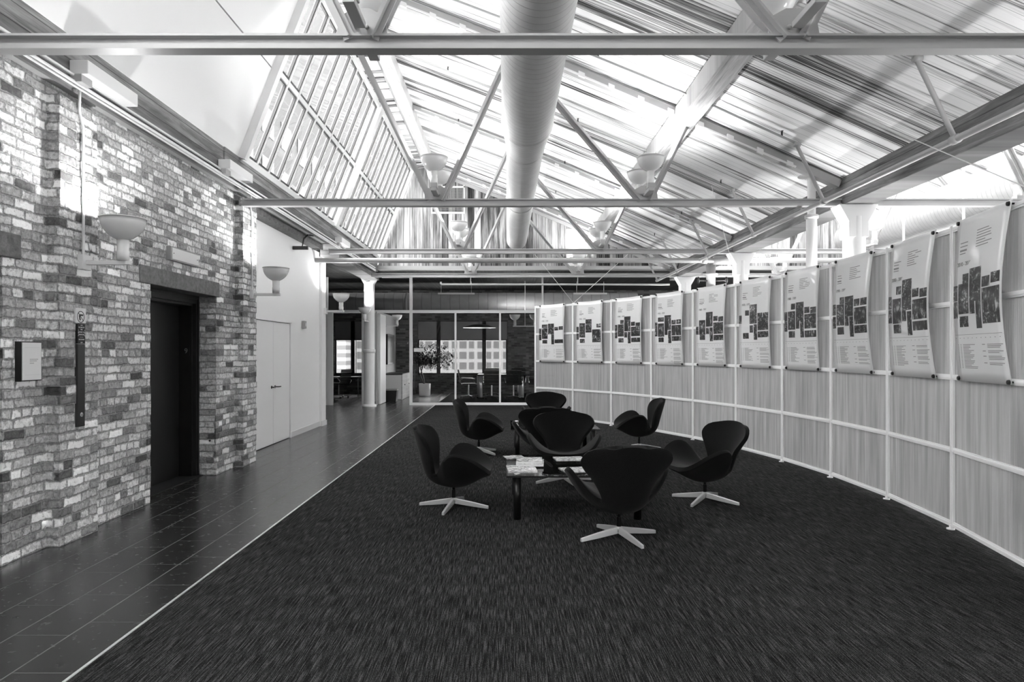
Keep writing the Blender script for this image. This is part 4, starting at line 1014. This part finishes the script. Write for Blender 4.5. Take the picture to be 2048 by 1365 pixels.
# ficus
r = thing('potted_ficus', 'leaning ficus tree in a white pot inside the conference room', 'plant', (-2.78, 23.2, 0))
MB().lathe([(0, 0), (.17, 0), (.19, .03), (.2, .42), (.185, .42), (.18, .38), (0, .38)], (-2.78, 23.2, 0), 28).build('pot', pot_m, r)
m = MB(); m.tube([(-2.78, 23.2, .35), (-2.83, 23.2, .65), (-2.93, 23.2, .95), (-3.0, 23.2, 1.2)], [.02, .018, .016, .012], 8); m.tube([(-2.8, 23.22, .35), (-2.93, 23.2, .7), (-2.85, 23.2, 1.0), (-2.7, 23.2, 1.3)], [.016, .015, .012, .01], 8)
tips = []
for k in range(16):
    a = random.uniform(-.7, 1.0); st_ = Vector((-2.9, 23.2, 1.05)); e_ = st_+Vector((random.uniform(-.25, 1.1), random.uniform(-.35, .35), random.uniform(.05, .8))); m.tube([st_, (st_+e_)/2+Vector((0, 0, .05)), e_], [.008, .006, .003], 5); tips += [st_.lerp(e_, .4), st_.lerp(e_, .7), e_]
m.build('trunk', darkmetal, r)
m = MB()
for k in range(2200):
    c0 = random.choice(tips)+Vector((random.gauss(0, .09), random.gauss(0, .09), random.gauss(0, .08)))
    a, b_ = random.uniform(0, 2*PI), random.uniform(-1.3, .2); d_ = Vector((math.cos(a)*math.cos(b_), math.sin(a)*math.cos(b_), math.sin(b_))); s_ = d_.cross(Vector((random.random()-.5, random.random()-.5, 1))).normalized()
    L_ = random.uniform(.07, .11); m.add([c0, c0+d_*L_*.5+s_*L_*.2, c0+d_*L_, c0+d_*L_*.5-s_*L_*.2], [(0, 1, 2, 3)])
m.build('foliage', leaf, r)
# artwork, cabinet, bin
r = thing('wall_artwork', 'tall dark framed artwork on the grey wall beyond the doorway', 'picture', (-3.93, 22.8, 1.5))
MB().box(-3.96, 22.3, 1.08, -3.88, 23.6, 2.08).build('frame', black, r); MB().box(-3.88, 22.36, 1.14, -3.875, 23.54, 2.02).build('picture', art_m, r)
r = thing('low_cabinet', 'pale low cabinet below the dark artwork', 'cabinet', (-3.55, 21.3, 0))
MB().box(-3.9, 21.35, .0, -3.27, 23.2, .78).build('body', cab_wood, r); MB().box(-3.92, 21.33, .78, -3.25, 23.22, .81).build('worktop', darkmetal, r)
for yy in (21.36, 22.28): 
    dd = MB().box(-3.27, yy, .04, -3.255, yy+.9, .76).build('door', cab_wood, r); MB().lathe([(0, 0), (.02, 0), (.02, .02), (0, .02)], (-3.255, yy+.45, .45), 10, ax='x').build('knob', darkmetal, dd)
MB().box(-3.86, 21.335, .02, -3.3, 21.35, .76).build('end_panel', paper, r)
r = thing('waste_bin', 'dark waste bin with a pale liner beside the low cabinet', 'bin', (-3.5, 20.75, 0))
MB().prism([(-3.66, 0), (-3.34, 0), (-3.31, .36), (-3.69, .36)], 20.6, 20.9).build('body', black, r); MB().box(-3.695, 20.59, .33, -3.305, 20.91, .37).build('liner', grille_m, r)
r = thing('round_artwork', 'dark round disc on the wall of the left rear office', 'picture', (-6.05, 22.5, 1.3))
MB().lathe([(0, 0), (.45, 0), (.4, .06), (0, .08)], (-7.39, 23.9, 1.35), 32, ax='x').build('disc', darkmetal, r)
r = thing('pendant_shade', 'wide dark dish shaped pendant hanging in the conference room', 'lamp', (-.75, 22.8, 2.2))
MB().lathe([(.02, .12), (.25, .1), (.55, .0), (.54, -.01), (.2, .07), (.02, .08)], (-.9, 22.6, 2.3), 36).build('dish', darkmetal, r); MB().tube([(-.9, 22.6, 2.4), (-.9, 22.6, 3.7)], .008, 6).build('stem', darkmetal, r)

# buildings outside
def facade(name, x0, x1, z0, z1, y, nx, nz, label, bands=False):
    r = thing(name, label, 'building', ((x0+x1)/2, y, z0))
    MB().box(x0, y, z0, x1, y+6, z1).build('wall', blind if bands else facade_m, r)
    if bands: return
    sx, sz = (x1-x0)/nx, (z1-z0)/nz; first = None
    for j in range(nz):
        for i in range(nx):
            wide = i % 4 == 0
            w_ = sx*(.40 if wide else .29)
            cx, cz = x0+sx*(i+.5), z0+sz*(j+.5)
            MB().box(cx-w_, y-.03, cz-sz*.32, cx+w_, y+.02, cz+sz*.32).build('window', pane_dark, r)
facade('apartment_building', -11, 4, -3, 7, 50, 24, 13, 'pale apartment facade with rows of dark windows outside the conference room')
r = thing('tower_block', 'tall grey building seen through the sloping skylights', 'building', (-26, 15, 0))
MB().box(-36, 58, -3, -26, 260, 75).build('wall', mat('tower_grey', .015, .8), r)
for j in range(3):
    for i in range(20): MB().box(-26.05, 60+i*6.2, 14+j*5.5, -25.9, 60+i*6.2+3.6, 14+j*5.5+3).build('window', mat('tower_pane', .012, .4) if 'tower_pane' not in MATS else MATS['tower_pane'], r)
facade('office_building', -22, -11.3, -3, 9, 48, 5, 9, 'pale banded building outside the left rear office', True)
